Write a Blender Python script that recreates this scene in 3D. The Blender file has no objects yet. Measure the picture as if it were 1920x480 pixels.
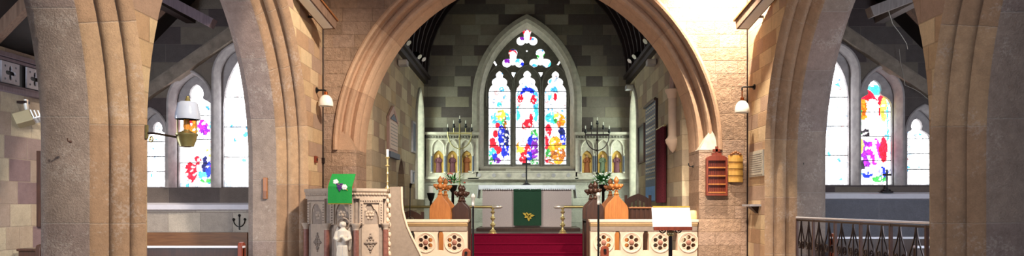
import bpy, bmesh, math, random
import numpy as np
from mathutils import Vector, Matrix
from mathutils.geometry import tessellate_polygon
random.seed(7)
rng = np.random.default_rng(11)
PI = math.pi
SC = bpy.context.scene
COL = SC.collection

# ------------------------------------------------------------------ camera model
F, CX, HY, EYE = 1390.0, 988.0, 386.0, 1.6


def X(px, Y): return (px - CX) * Y / F


def Z(py, Y): return EYE + (HY - py) * Y / F


def P(px, py, Y): return Vector((X(px, Y), Y, Z(py, Y)))


cam_d = bpy.data.cameras.new('camera')
cam = bpy.data.objects.new('camera', cam_d)
COL.objects.link(cam)
cam.location = (0, 0, EYE)
cam.rotation_euler = (PI / 2, 0, 0)
cam_d.sensor_width = 36
cam_d.lens = F / 1920 * 36
cam_d.shift_x = (960 - CX) / 1920
cam_d.shift_y = (HY - 240) / 1920
cam_d.clip_start = 0.05
SC.camera = cam

# ------------------------------------------------------------------ materials


def lin(c):
    return tuple(((v / 255) / 12.92 if v / 255 <= 0.04045 else ((v / 255 + 0.055) / 1.055) ** 2.4) for v in c)


def rgba(c): return (*lin(c), 1.0)


class N:
    def __init__(s, name):
        s.m = bpy.data.materials.new(name)
        s.m.use_nodes = True
        s.t = s.m.node_tree
        s.b = s.t.nodes['Principled BSDF']
        s.out = s.t.nodes['Material Output']

    def n(s, typ, **kw):
        nd = s.t.nodes.new(typ)
        for k, v in kw.items():
            setattr(nd, k, v)
        return nd

    def l(s, a, b): s.t.links.new(a, b)

    def math(s, op, a, b=None, c=None):
        nd = s.n('ShaderNodeMath', operation=op)
        for i, v in enumerate((a, b, c)):
            if v is None: continue
            if isinstance(v, (int, float)): nd.inputs[i].default_value = v
            else: s.l(v, nd.inputs[i])
        return nd.outputs[0]

    def mix(s, fac, a, b, blend='MIX'):
        nd = s.n('ShaderNodeMix', data_type='RGBA', blend_type=blend)
        for i, v in ((0, fac), (6, a), (7, b)):
            if isinstance(v, (int, float)): nd.inputs[i].default_value = v
            elif isinstance(v, tuple): nd.inputs[i].default_value = v
            else: s.l(v, nd.inputs[i])
        return nd.outputs[2]

    def noise(s, vec, scale, detail=4, rough=0.6):
        nd = s.n('ShaderNodeTexNoise')
        nd.inputs['Scale'].default_value = scale
        nd.inputs['Detail'].default_value = detail
        nd.inputs['Roughness'].default_value = rough
        s.l(vec, nd.inputs['Vector'])
        return nd.outputs['Fac']

    def ramp(s, fac, stops, interp='LINEAR'):
        nd = s.n('ShaderNodeValToRGB')
        cr = nd.color_ramp
        cr.interpolation = interp
        while len(cr.elements) < len(stops): cr.elements.new(0.5)
        for e, (p, c) in zip(cr.elements, stops):
            e.position = p
            e.color = c
        s.l(fac, nd.inputs[0])
        return nd.outputs[0]

    def bump(s, h, strength=0.5, dist=0.02):
        nd = s.n('ShaderNodeBump')
        nd.inputs['Strength'].default_value = strength
        nd.inputs['Distance'].default_value = dist
        s.l(h, nd.inputs['Height'])
        s.l(nd.outputs[0], s.b.inputs['Normal'])


def stone(name, palette, bw=0.5, bh=0.26, coord='XZ', mortar=(120, 105, 88), rough=0.9, tool=0.5, mw=0.008, blotch=0.35, mdark=0.75, tscale=60, speck=0.0, bdist=0.02):
    s = N(name)
    tc = s.n('ShaderNodeTexCoord')
    obj = tc.outputs['Object']
    sep = s.n('ShaderNodeSeparateXYZ')
    s.l(tc.outputs['UV'] if coord == 'UV' else obj, sep.inputs[0])
    u = sep.outputs[{'X': 0, 'Y': 1, 'U': 0}[coord[0]]]
    v = sep.outputs[{'Z': 2, 'V': 1, 'Y': 1}[coord[1]]]
    vv = s.math('DIVIDE', v, bh)
    row = s.math('FLOOR', vv)
    fv = s.math('FRACT', vv)
    wn = s.n('ShaderNodeTexWhiteNoise', noise_dimensions='1D')
    s.l(row, wn.inputs['W'])
    r = wn.outputs['Value']
    wid = s.math('MULTIPLY_ADD', r, 0.7, 0.65)
    uu = s.math('ADD', s.math('DIVIDE', s.math('DIVIDE', u, bw), wid), s.math('MULTIPLY', r, 17.3))
    colm = s.math('FLOOR', uu)
    fu = s.math('FRACT', uu)
    cmb = s.n('ShaderNodeCombineXYZ')
    s.l(colm, cmb.inputs[0]); s.l(row, cmb.inputs[1])
    wn2 = s.n('ShaderNodeTexWhiteNoise', noise_dimensions='2D')
    s.l(cmb.outputs[0], wn2.inputs['Vector'])
    k = len(palette)
    pal = s.ramp(wn2.outputs['Value'], [(i / k, rgba(c)) for i, c in enumerate(palette)], 'CONSTANT')
    du = s.math('MULTIPLY', s.math('MINIMUM', fu, s.math('SUBTRACT', 1.0, fu)), bw)
    dv = s.math('MULTIPLY', s.math('MINIMUM', fv, s.math('SUBTRACT', 1.0, fv)), bh if coord != 'UV' else 0.25)
    d = s.math('MINIMUM', du, dv)
    fine = s.noise(obj, tscale, 5, 0.7)
    d2 = s.math('ADD', d, s.math('MULTIPLY_ADD', fine, 0.012, -0.006))
    mr = s.n('ShaderNodeMapRange', interpolation_type='SMOOTHSTEP')
    s.l(d2, mr.inputs[0])
    mr.inputs[1].default_value = mw * 0.4
    mr.inputs[2].default_value = mw
    big = s.noise(obj, 2.3, 5, 0.65)
    mid = s.noise(obj, 11, 5, 0.7)
    val = s.math('MULTIPLY_ADD', s.math('ADD', s.math('MULTIPLY', big, 0.6), s.math('MULTIPLY', mid, 0.7)), blotch * 2, 1 - blotch * 1.3)
    val = s.math('MULTIPLY', val, s.math('MULTIPLY_ADD', fine, 0.5, 0.75))
    c1 = s.mix(1.0, pal, s.ramp(val, [(0, (0, 0, 0, 1)), (1, (1, 1, 1, 1))]), 'MULTIPLY')
    vm = s.n('ShaderNodeVectorMath', operation='SCALE')
    s.l(pal, vm.inputs[0]); s.l(val, vm.inputs['Scale'])
    mo = rgba(mortar)
    c = s.mix(s.math('MULTIPLY_ADD', mr.outputs[0], mdark, 1 - mdark), mo, vm.outputs[0])
    if speck:
        a = s.noise(obj, 38, 6, .75)
        b = s.noise(obj, 3.1, 3, .6)
        k_ = s.n('ShaderNodeMapRange', interpolation_type='SMOOTHSTEP')
        s.l(s.math('MULTIPLY', a, b), k_.inputs[0])
        k_.inputs[1].default_value = .29
        k_.inputs[2].default_value = .36
        c = s.mix(s.math('MULTIPLY', k_.outputs[0], speck), c, rgba((222, 210, 200)))
    s.l(c, s.b.inputs['Base Color'])
    s.b.inputs['Roughness'].default_value = rough
    s.b.inputs['Specular IOR Level'].default_value = 0.2
    h = s.math('ADD', s.math('MULTIPLY', mr.outputs[0], 0.5), s.math('ADD', s.math('MULTIPLY', fine, tool), s.math('MULTIPLY', mid, tool)))
    s.bump(h, 0.6 if bdist < .03 else .9, bdist)
    return s.m


def plain(name, col, rough=0.6, metal=0.0, var=0.15, scale=14, bump=0.0, spec=0.5):
    s = N(name)
    tc = s.n('ShaderNodeTexCoord')
    nz = s.noise(tc.outputs['Object'], scale, 4)
    a = lin(col)
    lo = (*[v * (1 - var) for v in a], 1)
    hi = (*[min(1, v * (1 + var)) for v in a], 1)
    s.l(s.ramp(nz, [(0.3, lo), (0.7, hi)]), s.b.inputs['Base Color'])
    s.b.inputs['Roughness'].default_value = rough
    s.b.inputs['Metallic'].default_value = metal
    s.b.inputs['Specular IOR Level'].default_value = spec
    if bump: s.bump(nz, bump, 0.01)
    return s.m


def wood(name, c1, c2, rough=0.45, stretch=(14, 14, 1.2), scale=3.0):
    s = N(name)
    tc = s.n('ShaderNodeTexCoord')
    mp = s.n('ShaderNodeMapping')
    mp.inputs['Scale'].default_value = stretch
    s.l(tc.outputs['Object'], mp.inputs[0])
    nz = s.noise(mp.outputs[0], scale, 5, 0.65)
    s.l(s.ramp(nz, [(0.3, rgba(c1)), (0.7, rgba(c2))]), s.b.inputs['Base Color'])
    s.b.inputs['Roughness'].default_value = rough
    s.bump(nz, 0.15, 0.01)
    return s.m


def glow(name, col, strength):
    s = N(name)
    s.b.inputs['Base Color'].default_value = rgba(col)
    s.b.inputs['Emission Color'].default_value = rgba(col)
    s.b.inputs['Emission Strength'].default_value = strength
    return s.m


def glass_mat(name, strength):
    s = N(name)
    at = s.n('ShaderNodeAttribute', attribute_name='glass_colour')
    s.b.inputs['Base Color'].default_value = (0.02, 0.02, 0.02, 1)
    s.l(at.outputs['Color'], s.b.inputs['Emission Color'])
    s.b.inputs['Emission Strength'].default_value = strength
    s.b.inputs['Roughness'].default_value = 0.25
    return s.m


M = {}
NAVE = [(196, 166, 124), (205, 178, 138), (184, 150, 112), (168, 138, 116), (212, 186, 142), (176, 140, 104), (150, 122, 110)]
M['wall_yz'] = stone('ashlar nave side', [(192, 162, 126), (200, 172, 138), (182, 150, 118), (172, 142, 120), (204, 178, 142), (176, 142, 112), (166, 138, 118)], 0.42, 0.21, 'YZ', (150, 128, 100), mdark=0.4)
M['wall_xz'] = stone('tooled arch wall', [(166, 137, 114), (174, 144, 120), (156, 129, 108), (170, 142, 122)], 0.5, 0.2, 'XZ', (136, 110, 90), tool=1.6, tscale=22, mdark=0.6, bdist=0.028, blotch=.45)
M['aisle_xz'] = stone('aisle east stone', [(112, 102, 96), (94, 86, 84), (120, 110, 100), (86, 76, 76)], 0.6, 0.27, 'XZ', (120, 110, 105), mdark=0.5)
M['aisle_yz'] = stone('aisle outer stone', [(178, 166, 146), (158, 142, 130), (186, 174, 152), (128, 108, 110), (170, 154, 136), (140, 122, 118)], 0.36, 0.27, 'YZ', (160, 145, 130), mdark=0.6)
M['chan_xz'] = stone('chancel east stone', [(140, 130, 118), (112, 104, 98), (160, 152, 136), (100, 90, 86), (150, 140, 122), (124, 116, 104)], 0.6, 0.25, 'XZ', (120, 112, 102), mdark=0.4)
M['chan_yz'] = stone('chancel side stone', [(178, 160, 132), (160, 144, 122), (188, 172, 144), (150, 128, 110), (170, 148, 118)], 0.5, 0.25, 'YZ', (140, 126, 106), mdark=0.4)
M['arch'] = stone('arch voussoirs', [(184, 150, 120), (174, 142, 114), (190, 158, 126), (172, 142, 118)], 0.75, 1.0, 'UV', (196, 176, 156), mw=0.007, tool=0.5, mdark=0.4, tscale=70, blotch=.5, speck=.25)
M['archflat'] = stone('arch soffit stone', [(170, 152, 140), (162, 144, 136), (178, 160, 146), (168, 146, 136)], 0.75, 1.0, 'UV', (190, 180, 172), mw=0.007, tool=1.0, mdark=0.4, tscale=60, blotch=.55, speck=.35)
M['archwarm'] = stone('chancel arch stone', [(198, 162, 132), (190, 154, 126), (204, 168, 138), (188, 152, 124)], 0.9, 1.0, 'UV', (150, 120, 96), mw=0.006, tool=0.5, mdark=0.35, tscale=70)
M['pale'] = plain('pale dressed stone', (188, 180, 164), 0.85, var=0.18, scale=9, bump=0.2, spec=0.2)
M['grey_stone'] = plain('grey window stone', (168, 162, 162), 0.88, var=0.2, scale=9, bump=0.2, spec=0.2)
M['coping'] = plain('weathered coping stone', (140, 128, 116), 0.9, var=0.25, scale=9, bump=0.3, spec=0.1)
M['slate'] = stone('slate dado', [(120, 120, 128), (104, 104, 112), (116, 108, 114)], 1.3, 0.9, 'XZ', (150, 150, 150), mw=0.006)
M['trac'] = plain('tracery stone', (122, 118, 108), 0.9, var=0.2, scale=12, bump=0.15, spec=0.15)
M['cream'] = plain('cream limestone', (222, 196, 172), 0.8, var=0.06, scale=10, bump=0.1, spec=0.2)
M['creamcap'] = plain('honey limestone cap', (222, 188, 138), 0.7, var=0.08, scale=10, spec=0.3)
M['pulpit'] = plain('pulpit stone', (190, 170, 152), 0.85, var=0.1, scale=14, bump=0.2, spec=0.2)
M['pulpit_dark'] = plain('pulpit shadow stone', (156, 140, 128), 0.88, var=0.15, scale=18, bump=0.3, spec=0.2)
M['marble'] = plain('red marble', (142, 92, 80), 0.35, var=0.25, scale=30)
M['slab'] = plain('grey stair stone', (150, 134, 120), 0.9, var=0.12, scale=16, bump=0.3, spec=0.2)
M['statue'] = plain('white statue stone', (226, 214, 198), 0.7, var=0.06, scale=18)
M['floor'] = stone('flagstones', [(120, 108, 96), (134, 120, 106), (110, 98, 90)], 0.6, 0.6, 'XY', (90, 80, 72), tool=0.2)
M['tile'] = plain('dark sanctuary tile', (70, 58, 52), 0.5, var=0.2)
M['carpet'] = plain('crimson carpet', (98, 8, 36), 0.95, var=0.12, scale=40, bump=0.3, spec=0.05)
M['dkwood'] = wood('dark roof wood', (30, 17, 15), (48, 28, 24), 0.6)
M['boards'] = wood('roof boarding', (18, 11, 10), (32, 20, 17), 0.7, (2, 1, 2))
M['rafter'] = wood('grey brown rafter', (96, 72, 58), (132, 104, 86), 0.7)
M['paleraft'] = wood('weathered grey beam', (128, 118, 116), (160, 150, 146), 0.8)
M['oakdark'] = wood('dark oak', (44, 26, 20), (74, 44, 30), 0.4)
M['honey'] = wood('honey oak', (150, 88, 42), (190, 122, 62), 0.4)
M['midoak'] = wood('mid oak', (120, 72, 40), (152, 96, 54), 0.45)
M['benchwood'] = wood('bench oak', (112, 74, 48), (142, 98, 62), 0.5, (1.2, 14, 14))
M['redwood'] = wood('mahogany', (104, 40, 26), (140, 62, 38), 0.45)
M['redback'] = wood('reddish board', (120, 52, 34), (152, 74, 46), 0.5, (20, 20, 1))
M['lightoak'] = wood('light oak', (190, 142, 66), (216, 170, 88), 0.45)
M['frieze'] = wood('mauve frieze wood', (92, 76, 84), (118, 100, 106), 0.7)
M['friezepanel'] = plain('pale frieze panel', (168, 162, 168), 0.75, var=0.1)
M['black'] = plain('black iron', (22, 20, 20), 0.45, 0.3, var=0.2)
M['iron'] = plain('wrought iron', (46, 34, 32), 0.35, 0.6, var=0.2)
M['ironbrown'] = plain('rusty iron bar', (92, 66, 58), 0.5, 0.3, var=0.2)
M['glarerail'] = plain('glare white rail', (236, 236, 246), 0.2, 0.25, var=0.03)  # near-white base carries the glare and highlights along the rails
M['brass'] = plain('polished brass', (214, 196, 140), 0.3, 0.6, var=0.08)
M['olivebrass'] = plain('aged brass', (158, 146, 96), 0.35, 0.55, var=0.15)
M['silver'] = plain('silver', (226, 222, 212), 0.25, 0.5, var=0.03)
M['opal'] = plain('opal glass', (244, 240, 230), 0.2, var=0.02)
M['opalblue'] = plain('bluish opal glass', (206, 216, 236), 0.15, var=0.02)
M['glaresill'] = plain('glare whitened sill', (226, 224, 234), 0.6, var=0.04)  # window glare on the ledges is put into this pale colour
M['copper'] = plain('copper', (200, 110, 60), 0.3, 1.0, var=0.1)
M['white'] = plain('white enamel', (235, 235, 232), 0.5, var=0.03)
M['paper'] = plain('white paper', (250, 250, 248), 0.7, var=0.01)
M['linen'] = plain('white linen', (236, 236, 240), 0.85, var=0.04, bump=0.1)
M['frontal'] = plain('dusky pink frontal', (186, 164, 158), 0.85, var=0.08, scale=60, bump=0.2)
M['green'] = plain('green altar cloth', (20, 58, 34), 0.85, var=0.1, scale=50, bump=0.2)
M['greenlit'] = plain('bright green pulpit cloth', (22, 142, 58), 0.85, var=0.1, scale=60, bump=0.2)
M['gold'] = plain('gold thread', (206, 168, 66), 0.5, 0.3, var=0.15)
M['goldleaf'] = plain('gilded panel', (196, 156, 72), 0.45, 0.4, var=0.25, scale=30)
M['purple'] = plain('purple thread', (92, 44, 120), 0.8)
M['leaf'] = plain('green leaves', (58, 130, 52), 0.6, var=0.35, scale=20)
M['petal'] = plain('white petals', (240, 238, 230), 0.7, var=0.04)
M['petalred'] = plain('coral petals', (210, 90, 70), 0.7, var=0.1)
M['wax'] = plain('candle wax', (244, 240, 226), 0.5, var=0.02)
M['curtain'] = plain('crimson patterned curtain', (92, 26, 38), 0.9, var=0.5, scale=70, bump=0.4)
M['bluecloth'] = plain('blue grey hanging', (112, 122, 140), 0.9, var=0.2, scale=30)
M['bluestripe'] = plain('blue stripe', (120, 160, 214), 0.9, var=0.1)
M['ivory'] = plain('ivory stripe', (204, 196, 176), 0.9, var=0.1)
M['plaque'] = plain('pink marble plaque', (176, 142, 128), 0.6, var=0.1)
M['plaquetxt'] = plain('plaque inscription', (212, 192, 178), 0.7, var=0.05)
M['darkpic'] = plain('dark picture', (52, 58, 66), 0.3, var=0.3, scale=8)
M['bluegrey'] = plain('blue grey tablet', (92, 100, 116), 0.6, var=0.15)
M['bluegreystone'] = plain('blue grey marble shaft', (82, 88, 104), 0.4, var=0.2)
M['ink'] = plain('grey ink', (150, 146, 142), 0.8, var=0.05)
M['buff'] = plain('buff floodlight case', (150, 136, 104), 0.6, var=0.05)
M['figa'] = plain('plum robe', (104, 56, 66), 0.7, var=0.2, scale=40)
M['figb'] = plain('rust robe', (150, 84, 40), 0.7, var=0.2, scale=40)
M['figc'] = plain('sage robe', (96, 110, 84), 0.7, var=0.2, scale=40)
M['flesh'] = plain('painted skin', (206, 160, 124), 0.7, var=0.05)
M['boss'] = plain('reddish boss', (150, 98, 80), 0.7, var=0.1)
M['glass_east'] = glass_mat('stained glass east', 1.7)
M['glass_aisle'] = glass_mat('stained glass aisle', 3.2)
M['daylight'] = glow('daylit plain glass', (225, 245, 232), 16.0)

# ------------------------------------------------------------------ mesh helpers


class MB:
    def __init__(s):
        s.v, s.f, s.uv = [], [], []
        s.xf = None

    def add(s, verts, faces, uvs=None):
        o = len(s.v)
        for p in verts:
            p = Vector(p)
            s.v.append(s.xf @ p if s.xf is not None else p)
        for i, f in enumerate(faces):
            s.f.append([o + k for k in f])
            s.uv.append(uvs[i] if uvs else None)
        return s

    def box(s, x0, x1, y0, y1, z0, z1):
        v = [(x, y, z) for z in (z0, z1) for y in (y0, y1) for x in (x0, x1)]
        return s.add(v, [(0, 2, 3, 1), (4, 5, 7, 6), (0, 1, 5, 4), (2, 6, 7, 3), (0, 4, 6, 2), (1, 3, 7, 5)])

    def obox(s, a, b, w, h, up=(0, 0, 1)):
        """box along segment a-b, w wide (sideways) and h high"""
        a, b = Vector(a), Vector(b)
        d = (b - a).normalized()
        side = d.cross(Vector(up)).normalized()
        u = side.cross(d).normalized()
        v = []
        for p in (a, b):
            for i, j in ((-1, -1), (1, -1), (1, 1), (-1, 1)):
                v.append(p + side * (i * w / 2) + u * (j * h / 2))
        return s.add(v, [(3, 2, 1, 0), (4, 5, 6, 7), (0, 1, 5, 4), (1, 2, 6, 5), (2, 3, 7, 6), (3, 0, 4, 7)])

    def tube(s, pts, r, n=8, cap=True):
        pts = [Vector(p) for p in pts]
        rs = r if isinstance(r, (list, tuple)) else [r] * len(pts)
        rings = []
        prev = None
        for i, p in enumerate(pts):
            t = (pts[min(i + 1, len(pts) - 1)] - pts[max(i - 1, 0)]).normalized()
            if prev is None:
                a = t.cross(Vector((0, 0, 1)))
                if a.length < 1e-3: a = t.cross(Vector((1, 0, 0)))
            else:
                a = prev - t * prev.dot(t)
            a.normalize()
            prev = a
            b = t.cross(a)
            rings.append([p + (a * math.cos(2 * PI * k / n) + b * math.sin(2 * PI * k / n)) * rs[i] for k in range(n)])
        v = [q for rg in rings for q in rg]
        f = []
        for i in range(len(pts) - 1):
            for k in range(n):
                f.append((i * n + k, i * n + (k + 1) % n, (i + 1) * n + (k + 1) % n, (i + 1) * n + k))
        if cap:
            f.append(tuple(range(n))[::-1])
            f.append(tuple((len(pts) - 1) * n + k for k in range(n)))
        return s.add(v, f)

    def lathe(s, prof, c, n=16, sx=1.0, sy=1.0):
        c = Vector(c)
        v, f = [], []
        for r, z in prof:
            for k in range(n):
                a = 2 * PI * k / n
                v.append(c + Vector((r * sx * math.cos(a), r * sy * math.sin(a), z)))
        for i in range(len(prof) - 1):
            for k in range(n):
                f.append((i * n + k, i * n + (k + 1) % n, (i + 1) * n + (k + 1) % n, (i + 1) * n + k))
        f.append(tuple(range(n))[::-1])
        f.append(tuple((len(prof) - 1) * n + k for k in range(n)))
        return s.add(v, f)

    def ball(s, c, rx, ry=None, rz=None, n=10, m=7):
        ry = ry or rx
        rz = rz or rx
        prof = [(math.sin(PI * i / m) * 1.0 + 1e-4, -math.cos(PI * i / m)) for i in range(m + 1)]
        c = Vector(c)
        v, f = [], []
        for r, z in prof:
            for k in range(n):
                a = 2 * PI * k / n
                v.append(c + Vector((r * rx * math.cos(a), r * ry * math.sin(a), z * rz)))
        for i in range(m):
            for k in range(n):
                f.append((i * n + k, i * n + (k + 1) % n, (i + 1) * n + (k + 1) % n, (i + 1) * n + k))
        return s.add(v, f)

    def plate(s, loops, fn, t):
        """polygon with holes: loops of (a,b); fn(a,b,w) -> world; thickness t along w"""
        flat = [q for lp in loops for q in lp]
        tris = tessellate_polygon([[Vector((a, b, 0)) for a, b in lp] for lp in loops])
        n = len(flat)
        v = [fn(a, b, 0) for a, b in flat] + [fn(a, b, t) for a, b in flat]
        f = [tuple(tr) for tr in tris] + [tuple(n + k for k in reversed(tr)) for tr in tris]
        o = 0
        for lp in loops:
            m = len(lp)
            for k in range(m):
                f.append((o + k, o + (k + 1) % m, n + o + (k + 1) % m, n + o + k))
            o += m
        return s.add(v, f)

    def build(s, name, m, parent=None, smooth=False, origin=True, fix=True, m2=None):
        me = bpy.data.meshes.new(name)
        if parent is not None:
            off = Vector((0, 0, 0))
            p = parent
            while p is not None:
                off += p.location
                p = p.parent
        elif origin:
            xs = [p.x for p in s.v]; ys = [p.y for p in s.v]; zs = [p.z for p in s.v]
            off = Vector(((min(xs) + max(xs)) / 2, (min(ys) + max(ys)) / 2, min(zs)))
        else:
            off = Vector((0, 0, 0))
        me.from_pydata([p - off for p in s.v], [], s.f)
        if any(u is not None for u in s.uv):
            ul = me.uv_layers.new(name='UVMap')
            i = 0
            for f, u in zip(s.f, s.uv):
                for k in range(len(f)):
                    ul.data[i].uv = u[k] if u else (0, 0)
                    i += 1
        if fix:
            bm = bmesh.new()
            bm.from_mesh(me)
            bmesh.ops.recalc_face_normals(bm, faces=bm.faces)
            bm.to_mesh(me)
            bm.free()
        me.materials.append(m if not isinstance(m, str) else M[m])
        if m2:
            me.materials.append(M[m2])
            for p, u in zip(me.polygons, s.uv):
                if u and u[0][1] >= 10: p.material_index = 1
        if smooth:
            for p in me.polygons: p.use_smooth = True
            try: me.set_sharp_from_angle(angle=math.radians(40))
            except Exception: pass
        o = bpy.data.objects.new(name, me)
        COL.objects.link(o)
        if parent is not None: o.parent = parent
        else: o.location = off
        return o


def tag(o, label, cat, group=None, kind=None):
    o['label'] = label
    o['category'] = cat
    if group: o['group'] = group
    if kind: o['kind'] = kind
    return o


def thing(name, loc, label, cat, group=None, kind=None):
    o = bpy.data.objects.new(name, None)
    o.empty_display_size = 0.1
    COL.objects.link(o)
    o.location = loc
    return tag(o, label, cat, group, kind)


def struct(o, label, cat):
    return tag(o, label, cat, None, 'structure')


def dup(o, parent=None):
    c = o.copy()
    COL.objects.link(c)
    if parent is not None: c.parent = parent
    for ch in list(o.children): dup(ch, c)
    return c


def xz(y0): return lambda a, b, w: (a, y0 + w, b)
def yz(x0, s=1): return lambda a, b, w: (x0 + s * w, a, b)


def bevel(o, w=0.006, seg=2):
    md = o.modifiers.new('bevel', 'BEVEL')
    md.width = w
    md.segments = seg
    md.limit_method = 'ANGLE'
    return o


# ------------------------------------------------------------------ arches


class Arch:
    """pointed arch in an (a, z) plane"""

    def __init__(s, a0, hs, R, zs, zb, seg=18):
        s.a0, s.hs, s.R, s.zs, s.zb, s.seg = a0, hs, R, zs, zb, seg
        s.e = R - hs

    def pts(s, d, jn=6):
        """outline at outward offset d: from left base over the top to right base; with arc-length of d=0"""
        out = []
        th = math.acos(s.e / (s.R + d))
        L = s.zs - s.zb
        for i in range(jn):
            out.append((s.a0 - s.hs - d, s.zb + L * i / jn, L * i / jn))
        for i in range(s.seg + 1):
            t = th * i / s.seg
            out.append((s.a0 + s.e - (s.R + d) * math.cos(t), s.zs + (s.R + d) * math.sin(t), L + s.R * t))
        tot = 2 * out[-1][2]
        right = [(2 * s.a0 - a, z, tot - u) for a, z, u in reversed(out[:-1])]
        return out + right

    def loop(s, d, jn=1): return [(a, z) for a, z, u in s.pts(d, jn)]


FLATS = ()


def sweep(mb, arch, prof, fn, jn=6):
    """prof: list of (d, w, group)"""
    cols = [arch.pts(d, jn) for d, w, g in prof]
    n = len(cols[0])
    v = [fn(c[i][0], c[i][1], prof[j][1]) for j, c in enumerate(cols) for i in range(n)]
    f, uv = [], []
    for j in range(len(prof) - 1):
        g = prof[j][2]
        for i in range(n - 1):
            f.append((j * n + i, j * n + i + 1, (j + 1) * n + i + 1, (j + 1) * n + i))
            u0, u1 = cols[0][i][2], cols[0][i + 1][2]
            g = 10.0 if prof[j][2] in FLATS else 0.0
            uv.append([(u0, g + .3), (u1, g + .3), (u1, g + .7), (u0, g + .7)])
    return mb.add(v, f, uv)


# ================================================================== SETTING
YN = 11.25            # west face of the chancel arch wall
XL, XR = -3.10, 3.35  # nave faces of the arcades
TH = 0.8
YE = 18.0             # east wall of chancel
CH = 2.5              # chancel half width
Ztop = 7.2

m = MB().box(-6.7, 6.95, -3, 12.0, -0.15, 0)
struct(m.build('floor', 'floor', origin=False), 'stone flagged floor of nave and aisles', 'floor')
m = MB().box(-2.9, 2.9, 11.95, 18.5, -0.1, 0.42)
struct(m.build('floor_chancel', 'floor', origin=False), 'raised floor of the chancel below the red steps', 'floor')

# --- arcades
PROF = [(0.22, 0.0, 0), (0.165, 0.045, 1), (0.148, 0.07, 1), (0.148, 0.095, 1), (0.178, 0.12, 2), (0.15, 0.145, 2), (0.10, 0.19, 2), (0.085, 0.215, 3), (0.085, 0.24, 3), (0.115, 0.265, 3), (0.085, 0.29, 3), (0.03, 0.34, 3), (0.0, 0.38, 4), (0.0, 0.71, 5), (0.08, 0.80, 6), (0.22, 0.80, 6)]
NPROF = [(d * .62, w, g) for d, w, g in PROF]
for side, x0, s in (('pulpit_side', XL, -1), ('railing_side', XR, 1)):
    if s < 0:
        fa, na = Arch(8.285, 2.015, 2.5, 2.2, 0), Arch(3.885, 2.015, 3.0, 2.1, 0)
    else:
        fa, na = Arch(8.31, 1.92, 2.5, 2.2, 0), Arch(4.005, 2.015, 3.0, 2.1, 0)
    outline = [(-2.6, 0), (-2.6, Ztop), (YN, Ztop), (YN, 0)] + [(a, z) for a, z in reversed(fa.loop(0.22, 3))] + [(a, z) for a, z in reversed(na.loop(0.22 * .62, 3))]
    m = MB().plate([outline], yz(x0, s), TH)
    struct(m.build('wall_arcade_' + side, 'wall_yz', origin=False), 'buff ashlar nave wall above the pointed arches on the ' + ('pulpit' if s < 0 else 'railing') + ' side', 'wall')
    for k, ar in ((1, fa), (2, na)):
        m = MB()
        FLATS = (4, 5, 6)
        sweep(m, ar, PROF if k == 1 else NPROF, yz(x0, s))
        FLATS = ()
        struct(m.build('trim_arch_' + side, 'arch', origin=False, smooth=True, m2='archflat'), ('moulded stone arch opening into the aisle window, ' if k == 1 else 'nearer moulded stone arch springing from the pier, ') + ('pulpit side' if s < 0 else 'railing side'), 'arch')

# --- chancel arch wall
CA = Arch(0.01, 2.6, 2.82, 2.45, 2.45, 24)
CAP = [(0.36, 0.0, 0), (0.345, -0.04, 0), (0.315, -0.055, 0), (0.285, -0.04, 0), (0.275, 0.02, 0), (0.285, 0.09, 1), (0.262, 0.12, 1), (0.225, 0.08, 1), (0.19, 0.075, 2), (0.165, 0.10, 2), (0.16, 0.15, 2), (0.175, 0.21, 2), (0.155, 0.245, 3), (0.125, 0.22, 3), (0.09, 0.20, 3), (0.05, 0.21, 3), (0.025, 0.25, 3), (0.02, 0.30, 3), (0.03, 0.34, 4), (0.0, 0.38, 4), (0.0, 0.7, 5), (0.36, 0.7, 5)]
lp = CA.loop(0.36, 1)
outline = [(XL, 0), (XL, Ztop), (XR, Ztop), (XR, 0), (2.61, 0), (2.61, 2.45)] + list(reversed(lp)) + [(-2.59, 2.45), (-2.59, 0)]
m = MB().plate([outline], xz(YN), 0.7)
struct(m.build('wall_chancel_arch', 'wall_xz', origin=False), 'tooled brown stone wall around the chancel arch', 'wall')
m = MB()
sweep(m, CA, CAP, xz(YN), 1)
struct(m.build('trim_chancel_arch', 'archwarm', origin=False, smooth=True), 'large moulded pointed chancel arch', 'arch')
for sx in (-1, 1):
    c = 0.01 + sx * 2.6
    m = MB()
    # pyramid stop below the mouldings
    a, b = c + sx * 0.0, c + sx * 0.36
    m.add([(a, YN - .001, 2.43), (b + sx * .05, YN - .001, 2.43), (b, YN + .34, 2.43), (a, YN + .34, 2.43), (c + sx * .2, YN + .1, 2.78)], [(0, 1, 4), (1, 2, 4), (2, 3, 4), (3, 0, 4), (3, 2, 1, 0)])
    struct(m.build('trim_arch_stop', 'pale' if sx > 0 else 'archwarm', origin=False), 'pyramid stop at the foot of the chancel arch, ' + ('by the hymn boards' if sx > 0 else 'above the pulpit'), 'stone stop')

# --- aisle east walls, windows
LT_A = [(0, 0), (.03, .06), (.08, .12), (.15, .165), (.22, .165), (.28, .135), (.32, .2), (.38, .30), (.46, .345), (.54, .35), (.62, .32), (.66, .36), (.75, .43), (.88, .48), (1.0, .5)]
LT_B = [(0, 0), (.06, .1), (.15, .17), (.28, .2), (.38, .17), (.42, .2), (.48, .32), (.56, .42), (.68, .48), (.78, .5)]
LT_C = [(0, 0), (.1, .09), (.3, .22), (.6, .36), (.95, .45), (1.4, .5)]


def light_loop(cx, w, zb, zt, prof):
    L = [(cx - w * h, zt - w * t) for t, h in prof[1:]]
    R = [(cx + w * h, zt - w * t) for t, h in prof[1:]]
    return [(cx - w / 2, zb)] + list(reversed(L)) + [(cx, zt)] + R + [(cx + w / 2, zb)]


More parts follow.
